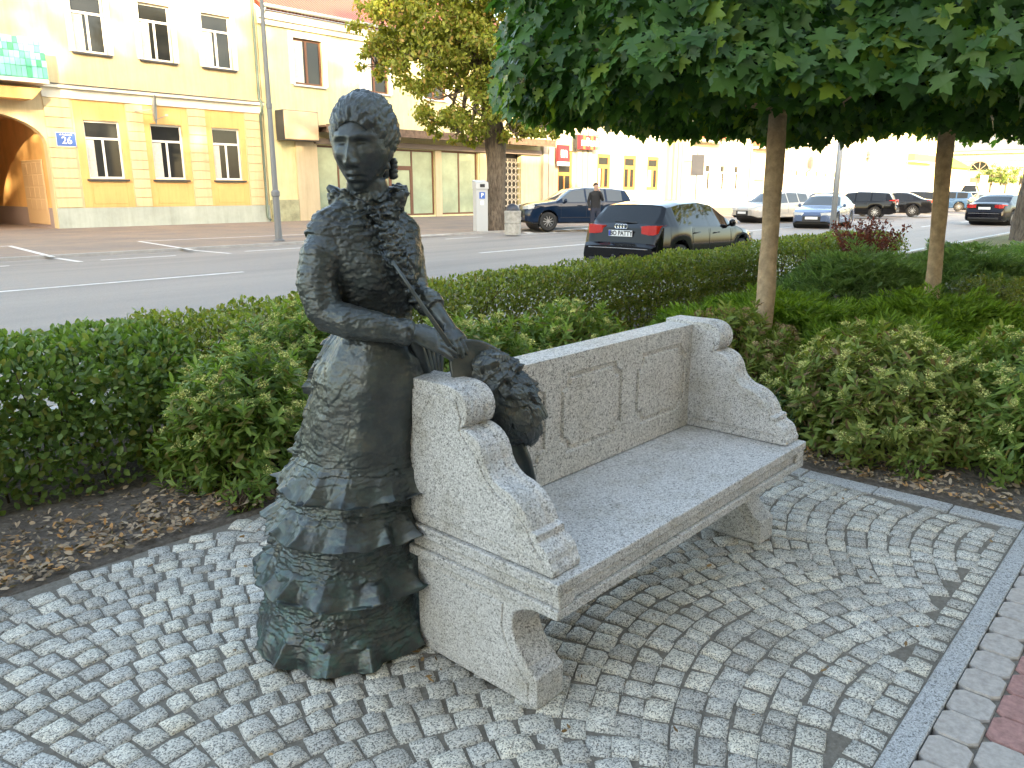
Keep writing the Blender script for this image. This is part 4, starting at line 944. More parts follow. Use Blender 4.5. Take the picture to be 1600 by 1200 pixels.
# --- house with number plate 26
CREAM = plaster('cream_plaster', (.64, .51, .31)); ORNG = plaster('orange_plaster', (.74, .43, .17)); PLIN = plaster('grey_plinth', (.40, .44, .40), .2); STUC = M('white_stucco', (.70, .67, .58), .85, var=(3, .06))
gw = [(12.85, 14.32, 2.06, 4.42), (15.62, 17.05, 2.06, 4.42), (18.48, 19.88, 2.06, 4.42)]
uw = [(12.9, 14.2, 7.1, 9.3), (15.62, 17.0, 7.1, 9.4), (18.42, 19.85, 7.1, 9.4)]
ax0, ax1, asp, act = 6.6, 11.38, 3.35, 4.55
A = house('yellow_house', 11.39, 21.2, 12.5, CREAM, gw+uw, 'yellow and orange two storey house with blue number plate 26 and archway')
for i, q in enumerate(gw): window(A, *q, sill=True)
for i, q in enumerate(uw): window(A, *q, trim=STUC, tw=.22, td=.07)
m = MB(); pts = [(2, -.1), (2, 12.5), (11.388, 12.5), (11.388, -.1), (ax1, -.1)]
pts = [(11.388, -.1), (11.388, 12.5), (2, 12.5), (2, -.1), (ax0, -.1), (ax0, asp)]+[((ax0+ax1)/2-(ax1-ax0)/2*cos(t), asp+(act-asp)*sin(t)) for t in np.linspace(0.05, pi-.05, 18)]+[(ax1, asp), (ax1, -.1)]
m.prism(pts, YF, YF+.45, 'y').build('gate_wall', CREAM, A, fix=True)
m = MB(); m.box(ax1, ax1+.008, YF+.45, YF+9, .85, 4.7).box(ax0-.3, ax0, YF+.45, YF+9, -.1, 4.7).box(ax0, ax1, YF+.45, YF+9, 4.62, 4.7).box(ax0, ax1, YF+9, YF+9.1, -.1, 4.7); m.build('passage', ORNG, A)
box('passage_plinth', ax1-.01, ax1+.008, YF+.451, YF+9, -.1, .85, M('mauve_plinth', (.30, .24, .24), .9), A)
mbx = MB()
for i in range(4):
    for j in range(4): mbx.box(ax1-.07, ax1-.012, YF+.9+j*.62, YF+.9+j*.62+.58, .75+i*.5, .75+i*.5+.46)
mbx.box(ax1-.06, ax1-.011, YF+.85, YF+3.45, .15, 2.82).build('letter_boxes', M('letter_box', (.55, .38, .22), .6), A, bevel=.01)
box('plinth', 11.40, 21.19, YF-.07, YF-.002, -.1, .84, PLIN, A)
m = MB(); m.box(11.4, 21.18, YF-.10, YF-.003, 5.22, 5.30).box(11.4, 21.18, YF-.06, YF-.003, 5.30, 5.60).box(2, 21.18, YF-.24, YF-.003, 5.60, 5.72).build('cornice', STUC, A)
box('cornice_flashing', 2, 21.2, YF-.27, YF-.004, 5.722, 5.76, METALD, A)
for x0, x1 in ((11.42, 12.42), (14.72, 15.22), (14.72, 15.22), (17.45, 18.08), (20.3, 21.17))[0:1]+((14.62, 15.35), (17.35, 18.2), (20.2, 21.17)):
    m = MB(); z = .86
    while z < 5.15: m.box(x0, x1, YF-.05, YF-.002, z, min(z+.385, 5.2)); z += .40
    m.build('quoin_panel', CREAM, A, bevel=.012)
for q in gw:
    m = MB(); x0, x1 = q[0]-.33, q[1]+.28
    m.box(x0, q[0]-.002, YF-.02, YF-.001, .86, 5.2).box(q[1]+.002, x1, YF-.02, YF-.001, .86, 5.2).box(q[0]-.002, q[1]+.002, YF-.02, YF-.001, 4.44, 5.2).box(q[0]-.002, q[1]+.002, YF-.02, YF-.001, .86, 1.9)
    m.box(q[0]+.05, q[1]-.05, YF-.04, YF-.021, 1.0, 1.7); m.build('orange_panel', ORNG, A, bevel=.006)
m = MB(); m.tube([(21.0, YF-.12, 12.4), (21.0, YF-.12, 5.9), (21.0, YF-.30, 5.7), (21.0, YF-.30, 5.3), (21.0, YF-.12, 5.1), (21.0, YF-.12, .25), (21.05, YF-.3, .12)], .065, 8).build('downpipe', M('green_pipe', (.10, .14, .11), .5), A, smooth=True)
bc = MB(); bc.box(2, 11.4, YF-1.15, YF-.26, 5.60, 5.73).build('balcony', STUC, A); bcc = A.children[-1]
bl = MB(); bl.prism([(2, 5.42), (11.2, 5.42), (10.8, 5.0), (2, 5.0)], YF-.9, YF-.001, 'y').build('balcony_bracket', ORNG, A, fix=True)
tl = MB(); tl2 = MB(); x = 6.0
while x < 11.35:
    z = 5.78
    for k in range(5):
        hh = .40 if k == 0 else .26; tl.box(x, x+.165, YF-1.16-.01*(k % 2), YF-1.12, z, z+hh-.02, 0 if random.random() < .6 else 1); z += hh
    x += .18
tl.box(2, 11.38, YF-1.125, YF-1.10, 5.74, 7.1, 0); tl.build('balustrade', [M('turquoise_tile', (.16, .52, .44), .5, isl=.3), M('green_tile', (.05, .36, .20), .5, isl=.4)], A)
def plate26():
    r = empty('house_number_plate', (12.1, YF-.06, 3.6), label='blue and white enamel plate with the number 26 beside the archway', cat='sign')
    box('plate', -.36, .36, 0, .02, -.26, .26, M('blue_enamel', (.06, .14, .42), .3), r)
    box('plate_border', -.38, .38, .004, .018, -.28, .28, M('white_enamel', (.7, .72, .75), .3), r)
    text_mesh('number', '26', .40, M('white_letter', (.8, .8, .8), .4), r, (.02, -.006, -.05), (pi/2, 0, 0), .003, .005)
    text_mesh('street_name', 'ul. Kościuszki', .085, bpy.data.materials['white_letter'], r, (0, -.004, .19), (pi/2, 0, 0), .003, .003)
plate26()
def dish(x, y, z, r_, label, yaw=0, tilt=.35, mat=None):
    r = empty('satellite_dish', (x, y, z), yaw, label=label, cat='satellite dish', group='satellite dishes on the facades'); m = MB()
    m.lathe([(r_*t, .22*r_*t*t) for t in np.linspace(.02, 1, 8)]+[(r_*1.02, .22*r_), (r_*.98, .22*r_+.02)]+[(r_*t, .22*r_*t*t+.02) for t in np.linspace(.98, .02, 6)], seg=24); o = m.build('reflector', mat or ZINC, r, smooth=True)
    o.rotation_euler = (pi/2+tilt*.5, 0, 0); o.location = (0, -.35, 0)
    MB().tube([(0, .35-.0, -.1), (0, -.2, -.05), (0, -.33, 0)], .03, 6).tube([(0, -.33, -r_*.8), (0, -.9, -r_*.4)], .015, 5).box(-.05, .05, -.98, -.86, -r_*.45, -r_*.3).build('arm', ZINC, r)
dish(15.25, YF-.35, 5.0, .62, 'grey satellite dish edge-on on the yellow house between two windows', radians(62), .1)
# --- shop house with tiled roof
SHOPW = plaster('shop_plaster', (.60, .56, .34), .14); TILE, t_, b_ = newmat('roof_tile'); v_ = coords(t_)
wv = t_.nodes.new('ShaderNodeTexWave'); wv.inputs['Scale'].default_value = 1.6; wv.bands_direction = 'X'; t_.links.new(v_, wv.inputs[0]); wv2 = t_.nodes.new('ShaderNodeTexWave'); wv2.inputs['Scale'].default_value = 1.3; wv2.bands_direction = 'Z'; wv2.wave_profile = 'SAW'; t_.links.new(v_, wv2.inputs[0])
t_.links.new(ramp(t_, wv.outputs['Fac'], [(0, (.16, .045, .03)), (1, (.40, .13, .08))]), b_.inputs['Base Color']); bump(t_, b_, wv2.outputs['Fac'], .8, .08, bump(t_, b_, wv.outputs['Fac'], .8, .08))
su = [(23.15, 24.85, 6.8, 8.98), (27.42, 29.15, 6.8, 8.98), (31.8, 33.5, 6.8, 8.98), (36.2, 37.9, 6.8, 8.98)]
sg = [(24.2, 32.5, .12, 3.88), (33.0, 36.2, .12, 3.92), (38.55, 40.35, -.05, 4.15)]
B = house('shop_house', 21.25, 42.3, 10.0, SHOPW, su+sg, 'yellow house with red tiled roof, brown upper windows and glazed shop front')
BLUEW = M('pale_blue_trim', (.52, .56, .62), .8)
for q in su:
    window(B, *q, frame=BROWNF, transom=0, mull=(.48,), fw=.10, trim=BLUEW, tw=.26, td=.06, sillm=BLUEW)
m = MB(); m.prism([(YF-.55, 10.12), (YF+5, 13.6), (YF+5, 13.3), (YF-.45, 9.95)], 21.2, 42.4, 'x').build('roof', TILE, B, fix=True)
m = MB(); m.tube([(21.3, YF-.6, 10.1), (42.3, YF-.6, 10.1)], .09, 8).tube([(21.45, YF-.55, 10.05), (21.45, YF-.12, 9.6), (21.45, YF-.12, 5.4)], .06, 8).build('gutter', ZINC, B, smooth=True)
m = MB(); m.box(21.25, 42.3, YF-.3, YF-.002, 9.6, 9.98).box(21.25, 42.3, YF-.15, YF-.003, 9.35, 9.6).build('cornice', STUC, B)
def shopfront(p, x0, x1, z0, z1, ms, door=None, mat=BROWNF):
    f = MB(); y = YF+.15; f.box(x0, x1, y, y+.08, z0, z0+.1).box(x0, x1, y, y+.08, z1-.1, z1)
    for c in [x0+.05]+list(ms)+[x1-.05]: f.box(c-.05, c+.05, y-.01, y+.09, z0+.1, z1-.1)
    if door: f.box(door[0], door[1], y-.005, y+.085, door[2]-.06, door[2]+.06).box(door[0]+.05, door[0]+.16, y-.02, y+.07, z0+.1, door[2]-.06).box(door[1]-.16, door[1]-.05, y-.02, y+.07, z0+.1, door[2]-.06).box(door[0]+.16, door[1]-.16, y-.02, y+.07, door[2]-.18, door[2]-.061)
    w_ = f.build('shop_window', mat, p); box('pane', x0+.03, x1-.03, y+.03, y+.045, z0+.05, z1-.05, GLASSG, w_)
shopfront(B, 24.2, 32.5, .12, 3.88, (25.6, 27.4, 29.1, 30.8), (29.1, 30.8, 2.9)); shopfront(B, 33.0, 36.2, .12, 3.92, (34.62,))
box('shop_pillar', 32.5, 33.0, YF-.06, YF-.002, 0, 3.9, plaster('beige_stone', (.52, .43, .30), .1), B); box('shop_pillar', 36.3, 38.4, YF-.06, YF-.002, 0, 3.9, bpy.data.materials['beige_stone'], B)
box('shop_pillar', 22.9, 24.15, YF-.12, YF-.002, 0, 4.0, bpy.data.materials['beige_stone'], B); box('wall_plinth', 21.3, 22.88, YF-.10, YF-.002, -.05, 1.1, plaster('mossy_plaster', (.36, .36, .24), .4, 2), B)
RUST = M('rusty_fascia', (.13, .085, .06), .85, var=(4, .5))
m = MB(); m.box(23.9, 42.2, YF-1.5, YF-1.42, 4.42, 4.84).box(23.9, 42.2, YF-1.42, YF-.002, 4.72, 4.80)
for k in range(14): m.box(24.2+k*1.35, 24.28+k*1.35, YF-1.4, YF-.01, 4.5, 4.71)
m.build('canopy', RUST, B); box('shutter_box', 24, 42.2, YF-.25, YF-.003, 3.93, 4.22, M('slatted_grey', (.20, .16, .14), .7), B)
g = MB()
for i in range(4):
    for j in range(8):
        cx, cz = 38.78+i*.40, .35+j*.41
        g.tube([(cx+.19*cos(t), YF-.02, cz+.19*sin(t)) for t in np.linspace(0, 2*pi, 14)], .018, 5, cap=False)
    g.box(38.78+i*.4-.21, 38.78+i*.4-.19, YF-.03, YF-.01, .1, 3.6)
for j in range(9): g.box(38.56, 40.3, YF-.03, YF-.01, .14+j*.41-.01, .14+j*.41+.01)
g.build('ring_grille', M('cream_iron', (.47, .43, .36), .6), B)
box('utility_box', 22.62, 22.95, YF-.2, YF-.002, 8.7, 9.1, M('box_white', (.6, .6, .58)), B) if False else None
def boxsign():
    r = empty('box_sign', (22.85, YF-.5, 4.72), label='blank beige box sign on the shop house above the pavement', cat='sign')
    box('panel', -.98, .98, -.35, .48, -.68, .68, M('blank_sign', (.52, .38, .25), .6, var=(2, .08)), r, .03); box('rim', -1.01, 1.01, -.3, .42, -.71, .71, METALD, r)
boxsign()
# --- bank
BANKW = plaster('bank_plaster', (.50, .45, .34), .05); STONEB = plaster('bank_stone', (.42, .38, .32), .12)
bw = [(49.0, 50.7, 1.6, 4.25), (52.5, 54.25, 1.6, 4.25), (55.9, 57.65, 1.6, 4.25)]
bu = [(49.0, 50.7, 6.8, 9.4), (52.5, 54.25, 6.8, 9.4), (55.9, 57.65, 6.8, 9.4)]
Bk = house('bank_building', 42.35, 60.9, 12, BANKW, bw+bu+[(44.3, 46.0, 0, 4.35)], 'pale bank building with orange wooden windows and red and green bank sign')
for q in bw+bu: window(Bk, *q, frame=ORANGEF, transom=.33, fw=.24, rec=.05, sillm=STUC)
fr = MB(); fr.box(44.3, 44.5, YF+.1, YF+.2, 0, 4.35).box(45.8, 46.0, YF+.1, YF+.2, 0, 4.35).box(44.5, 45.8, YF+.1, YF+.2, 4.1, 4.35).box(44.5, 45.8, YF+.1, YF+.2, 2.6, 2.85).box(44.5, 45.8, YF+.1, YF+.2, 0, 1.0).box(45.08, 45.22, YF+.09, YF+.21, 1.0, 2.6)
d_ = fr.build('door', ORANGEF, Bk); box('pane', 44.5, 45.8, YF+.14, YF+.15, .8, 4.2, GLASS, d_)
for x0, x1 in ((42.4, 42.9), (43.0, 43.5), (46.3, 46.8), (46.95, 47.4), (47.55, 48.0)): box('pilaster', x0, x1, YF-.25, YF-.002, -.05, 11.5, STONEB, Bk)
for x0 in (58.8, 59.6, 60.3): box('pilaster', x0, x0+.5, YF-.3, YF-.002, -.05, 11.5, plaster('yellow_pilaster', (.55, .47, .22), .1), Bk)
m = MB(); m.box(48.2, 58.7, YF-.12, YF-.003, 5.6, 5.9).box(48.2, 58.7, YF-.06, YF-.003, -.05, 1.0).build('cornice', STUC, Bk)
RED = M('sign_red', (.62, .02, .03), .35); GRN = M('sign_green', (.03, .30, .10), .35); WHT = M('sign_white', (.85, .85, .85), .4); MAROON = M('sign_maroon', (.35, .01, .02), .35); ORG = M('sign_orange', (.70, .13, .05), .35)
def mbank():
    r = empty('bank_sign', (46.95, YF-.75, 4.95), label='long red and green illuminated bank sign reading mBank', cat='sign')
    box('casing', -1.35, 1.35, .02, .3, -.48, .48, METALD, r)
    for i, (a, b, mt) in enumerate(((-1.35, -1.1, MAROON), (-1.1, -.75, RED), (-.75, -.45, ORG), (-.45, .15, RED), (.15, .5, ORG), (.5, .8, RED), (.8, 1.02, GRN), (1.02, 1.35, M('sign_green_light', (.10, .42, .16), .35)))): box('colour_stripe', a, b, 0, .02, -.48, .48, mt, r)
    text_mesh('lettering', 'mBank', .78, WHT, r, (.08, -.01, 0), (pi/2, 0, 0), .01, .012)
    r = empty('bank_sign', (44.25, YF-.6, 4.05), label='small square red bank sign with a white letter m above the door', cat='sign')
    box('panel', -.62, .62, .02, .2, -.5, .62, RED, r); box('lower_panel', -.62, .62, .02, .15, -.78, -.52, WHT, r); text_mesh('lettering', 'm', 1.0, WHT, r, (0, .01, .1), (pi/2, 0, 0), .01, .03)
    text_mesh('lettering', 'bankomat', .2, RED, r, (0, .01, -.65), (pi/2, 0, 0), .005, .004)
mbank()
# --- further houses, mostly overexposed by the low sun
def far_house(x0, x1, h, col, label, wins, frame=WHITEF, door=None, arch=None, balcony=None, dishat=None, bands=(5.7,), fw=.10):
    mt = plaster('facade', col, .06); hl = [(a, a+w_, z, z+hh) for a, w_, z, hh in wins]
    if door: hl.append(door)
    r = house('town_house', x0, x1, h, mt, hl, label)
    for a, w_, z, hh in wins: window(r, a, a+w_, z, z+hh, frame=frame, fw=fw, trim=STUC, tw=.18, td=.08, cur=False, sillm=STUC)
    if door:
        box('door', door[0], door[1], YF+.1, YF+.16, door[2], door[3], M('door_paint', (.36, .27, .18), .7), r)
        if arch:
            MB().prism([(door[0]+(door[1]-door[0])/2*(1-cos(t)), door[3]-.003+(door[1]-door[0])/2*sin(t)) for t in np.linspace(0, pi, 14)], YF-.02, YF+.02, 'y').build('arch_light', bpy.data.materials['door_paint'], r, fix=True)
    m = MB()
    for b in bands: m.box(x0+.01, x1-.01, YF-.12, YF-.003, b, b+.22)
    m.box(x0+.01, x1-.01, YF-.08, YF-.003, -.1, .8).build('cornice', STUC, r)
    m = MB(); m.prism([(YF-.4, h-.1), (YF+5, h+3), (YF+5, h+2.8), (YF-.3, h-.25)], x0, x1, 'x').build('roof', TILE, r, fix=True)
    MB().tube([(x0+.25, YF-.15, h), (x0+.25, YF-.15, .1)], .07, 6).build('downpipe', ZINC, r)
    if balcony:
        bx0, bx1, bz, mm = balcony
        m = MB(); m.box(bx0, bx1, YF-1.1, YF-.13, bz, bz+.14); b = m.build('balcony', STUC, r); q = MB(); q.box(bx0, bx1, YF-1.1, YF-1.05, bz+.14, bz+1.15).box(bx0, bx0+.05, YF-1.05, YF-.13, bz+.14, bz+1.15).box(bx1-.05, bx1, YF-1.05, YF-.13, bz+.14, bz+1.15)
        q.build('parapet', mm, b)
    return r
row = lambda a, n, st, w_, z, hh: [(a+i*st, w_, z, hh) for i in range(n)]
far_house(60.95, 74, 11.5, (.47, .43, .33), 'white house with yellow gate and red balcony left of the nearest maple trunk', row(65.5, 3, 2.8, 1.2, 1.6, 2.3)+row(62, 4, 3, 1.2, 7, 2.2), door=(61.4, 63.8, 0, 4.1), balcony=(62.5, 67.2, 5.75, M('red_parapet', (.35, .12, .08), .7)))
far_house(74.1, 84, 12.2, (.47, .44, .36), 'white house with arched doorway seen just right of the nearest maple trunk', row(79.3, 2, 2.6, 1.2, 1.5, 2.4)+row(75, 3, 3, 1.2, 7, 2.2), door=(75.6, 77.8, 0, 2.6), arch=True, balcony=(74.4, 80, 5.6, bpy.data.materials['red_parapet']))
far_house(84.1, 99.3, 11.0, (.49, .46, .39), 'long white house with tall narrow windows and a satellite dish', row(85.5, 5, 2.8, 1.1, 1.4, 2.4)+row(85.5, 5, 2.8, 1.1, 7, 2.2))
far_house(99.4, 113, 12.4, (.47, .43, .36), 'white house with a brown double door behind the grey sign pole', row(104.8, 3, 2.7, 1.2, 1.4, 2.6)+row(100.5, 4, 3, 1.2, 7, 2.2), door=(99.9, 103.3, 0, 3.6))
far_house(113.1, 124, 11.6, (.74, .66, .40), 'yellow house with three white ground floor windows beyond the pole', row(114, 4, 2.5, 1.2, 1.4, 2.8)+row(114, 3, 3, 1.2, 7, 2.2))
far_house(124.1, 147, 11.8, (.74, .63, .30), 'yellow house with arched door and flowered balcony left of the second maple trunk', row(129.5, 6, 2.7, 1.3, 1.4, 2.8)+row(126, 6, 3, 1.2, 7, 2.2), door=(125.2, 127.6, 0, 3.4), arch=True, balcony=(124.3, 136, 5.6, M('brown_parapet', (.28, .16, .10), .8)))
def green_roof():
    r = far_house(147.3, 160, 5.3, (.66, .48, .28), 'low orange house with a bright green hipped roof at the end of the row', row(149, 4, 2.6, 1.1, 1.2, 2.2), bands=(4.9,))
    o = [c for c in r.children if c.name.startswith('roof')][0]; bpy.data.objects.remove(o)
    m = MB(); m.add([(146.8, YF-.9, 5.3), (160.5, YF-.9, 5.3), (160.5, YF+9, 5.3), (146.8, YF+9, 5.3), (151.5, YF+4, 8.6), (156, YF+4, 8.6)], [(0, 1, 5, 4), (1, 2, 5), (2, 3, 4, 5), (3, 0, 4), (3, 2, 1, 0)]).build('roof', M('green_roof', (.22, .42, .06), .6), r)
green_roof()
dish(88.9, YF-.4, 4.9, .95, 'large round satellite dish on the long white house', 0, .3, M('dish_cream', (.5, .48, .36), .6)); dish(107.5, YF-.4, 6.2, .8, 'smaller round satellite dish higher on the white house beyond the pole', 0, .3, bpy.data.materials['dish_cream'])
# end of the square : church-like hall facing back down the street
def hall():
    r = empty('domed_hall', (0, 0, 0), label='large beige hall with slate roof and half round window closing the square', cat='building'); X = 168.
    w_ = plaster('beige_hall', (.50, .40, .29), .06, .2)
    m = MB(); m.box(X, X+20, 6, 42, -.2, 8.2).build('wall', w_, r); m = MB(); m.box(X-.5, X+20, 5.5, 42.5, 8.2, 8.7).box(X-.15, X-.002, 6, 42, 6.9, 7.4).build('cornice', plaster('hall_trim', (.60, .52, .42), .05), r)
    m = MB(); m.prism([(5, 8.71), (43, 8.71), (24, 17)], X-.7, X+20, 'x').build('roof', M('slate', (.16, .18, .21), .6, var=(.5, .15)), r, fix=True)
    cy, cz, R_ = 35.8, 5.2, 1.65
    m = MB(); m.prism([(cy+R_*cos(t), cz+R_*sin(t)) for t in np.linspace(0, pi, 18)], X-.06, X+.1, 'x'); w2 = m.build('window', GLASS, r, fix=True); m = MB()
    for t in np.linspace(0, pi, 5): m.tube([(X-.1, cy, cz), (X-.1, cy+R_*cos(t), cz+R_*sin(t))], .06, 5)
    m.tube([(X-.1, cy+R_*cos(t), cz+R_*sin(t)) for t in np.linspace(0, pi, 18)], .12, 5).build('frame', plaster('hall_frame', (.42, .30, .22)), w2)
    for y0 in (24., 34.6): box('door', X-.05, X+.1, y0, y0+2.4, -.1, 3.9, M('dull_door', (.20, .13, .10), .8), r)
    for y0 in (28., 31.): box('window', X-.05, X+.1, y0, y0+1.1, 2., 3.9, GLASS, r)
hall()
g_ = empty('garden_wall', (150, 25, 0), label='beige panelled garden wall behind the round clipped trees', cat='wall')
for k in range(8): box('wall_panel', -.15, .15, 6-k*2.6, 8.5-k*2.6, -.1, 2.4, plaster('garden_wall', (.50, .44, .33)), g_); box('wall_post', -.2, .2, 8.52-k*2.6, 8.58-k*2.6+.0, -.1, 2.6, bpy.data.materials['garden_wall'], g_)
# --- unseen houses added behind the eye, sized for the shade on the square
def back_row():
    BP = plaster('back_plaster', (.60, .50, .36))
    for x0, x1, h, lab in ((-90, 8, 21.5, 'unseen tall plastered town house added behind the viewer to shade the square'), (10.5, 34, 13., 'unseen lower town house added behind the viewer at right')):
        r = empty('town_house', ((x0+x1)/2, -16, 0), label=lab, cat='building'); a = (x1-x0)/2
        hl = []; x = -a+2
        while x < a-2:
            for z in (1.4, 5.2, 9., 12.8)[: (4 if h > 15 else 2)]: hl.append((x, x+1.4, z, z+2.2))
            x += 3.4
        box('wall', -a, a, -8, -.35, -.1, h, BP, r)
        o = wall_with_holes('facade', -a, a, -.1, h, hl, BP, r, 0, .3); o.location = (0, 0, 0); o.rotation_euler = (0, 0, pi)
        box('glazing', -a+.5, a-.5, -.33, -.3, .5, h-1, GLASS, r)
back_row()
# ---------------------------------------------------------------- cars
TYRE = M('tyre', (.02, .02, .02), .8); RIM = M('alloy', (.55, .55, .56), .3, .8); CGLASS = M('car_glass', (.012, .014, .016), .03, spec=.45); CGLASSL = M('car_glass_light', (.06, .07, .075), .03, spec=.8)
BLK = M('black_trim', (.02, .02, .022), .5); TL = M('tail_lamp', (.45, .012, .01), .12, coat=1); HL = M('head_lamp', (.55, .57, .58), .08, spec=1); CHROME = M('chrome', (.7, .7, .7), .12, 1); PLATE = M('number_plate', (.72, .73, .74), .4)
def paint(name, c, metal=.25): return M(name, c, .10, metal*.35, coat=.3, spec=.2)
TYPES = dict(  # L, W, H, wheelbase, front overhang, tyre r, top line keys, glass keys
  hatch=dict(L=4.28, W=1.77, H=1.42, wb=2.58, fo=.88, r=.315, sill=.22, top=[(0, .60), (.12, .70), (.5, .80), (1.15, .93), (1.25, .95), (1.98, 1.36), (2.5, 1.42), (3.2, 1.40), (3.72, 1.34), (4.02, 1.00), (4.14, .92), (4.19, .66), (4.28, .60)], belt=[(0, .58), (.5, .76), (1.2, .90), (3.6, .98), (4.05, .98), (4.19, .64), (4.28, .58)], ws=(1.25, 1.98), rw=(3.74, 4.02), sides=[(1.5, 2.32), (2.40, 3.12), (3.18, 3.56)], tail=(4.02, 4.14)),
  suv=dict(L=4.70, W=1.88, H=1.66, wb=2.79, fo=.90, r=.36, sill=.30, top=[(0, .80), (.1, .95), (.5, 1.05), (1.2, 1.14), (1.3, 1.16), (1.95, 1.58), (2.6, 1.66), (3.7, 1.62), (4.25, 1.56), (4.5, 1.12), (4.62, 1.0), (4.65, .72), (4.70, .68)], belt=[(0, .78), (.5, 1.0), (1.2, 1.08), (4.4, 1.14), (4.62, .98), (4.66, .7), (4.70, .66)], ws=(1.3, 1.95), rw=(4.26, 4.5), sides=[(1.5, 2.45), (2.53, 3.3), (3.4, 4.05)], tail=(4.5, 4.62)),
  sedan=dict(L=4.75, W=1.80, H=1.44, wb=2.78, fo=.86, r=.33, sill=.22, top=[(0, .58), (.1, .68), (.5, .80), (1.3, .93), (1.4, .96), (2.1, 1.36), (2.7, 1.44), (3.2, 1.41), (3.5, 1.33), (4.08, 1.06), (4.2, 1.03), (4.62, .99), (4.68, .72), (4.75, .62)], belt=[(0, .56), (.5, .78), (1.3, .90), (4.1, .98), (4.6, .95), (4.68, .7), (4.75, .6)], ws=(1.4, 2.1), rw=(3.5, 4.08), sides=[(1.65, 2.45), (2.52, 3.3), (3.36, 3.62)], tail=(4.62, 4.68)),
  wagon=dict(L=4.65, W=1.78, H=1.48, wb=2.65, fo=.90, r=.32, sill=.22, top=[(0, .60), (.1, .70), (.5, .82), (1.2, .93), (1.3, .95), (1.95, 1.40), (2.6, 1.48), (3.6, 1.45), (4.2, 1.40), (4.46, 1.0), (4.56, .95), (4.60, .68), (4.65, .62)], belt=[(0, .58), (.5, .78), (1.2, .90), (4.4, .98), (4.56, .93), (4.6, .66), (4.65, .6)], ws=(1.3, 1.95), rw=(4.22, 4.46), sides=[(1.55, 2.4), (2.48, 3.25), (3.33, 4.05)], tail=(4.46, 4.56)),
  van=dict(L=5.2, W=2.0, H=2.5, wb=3.2, fo=.9, r=.36, sill=.3, top=[(0, .9), (.1, 1.1), (.7, 1.3), (1.3, 2.2), (1.6, 2.45), (2.5, 2.5), (5.0, 2.45), (5.12, 2.2), (5.16, 1.2), (5.2, .8)], belt=[(0, .88), (.7, 1.2), (1.2, 1.25), (5.1, 1.3), (5.16, 1.1), (5.2, .7)], ws=(.72, 1.3), rw=(5.12, 5.16), sides=[(1.35, 2.1), (2.2, 2.9)], tail=(5.16, 5.2)))
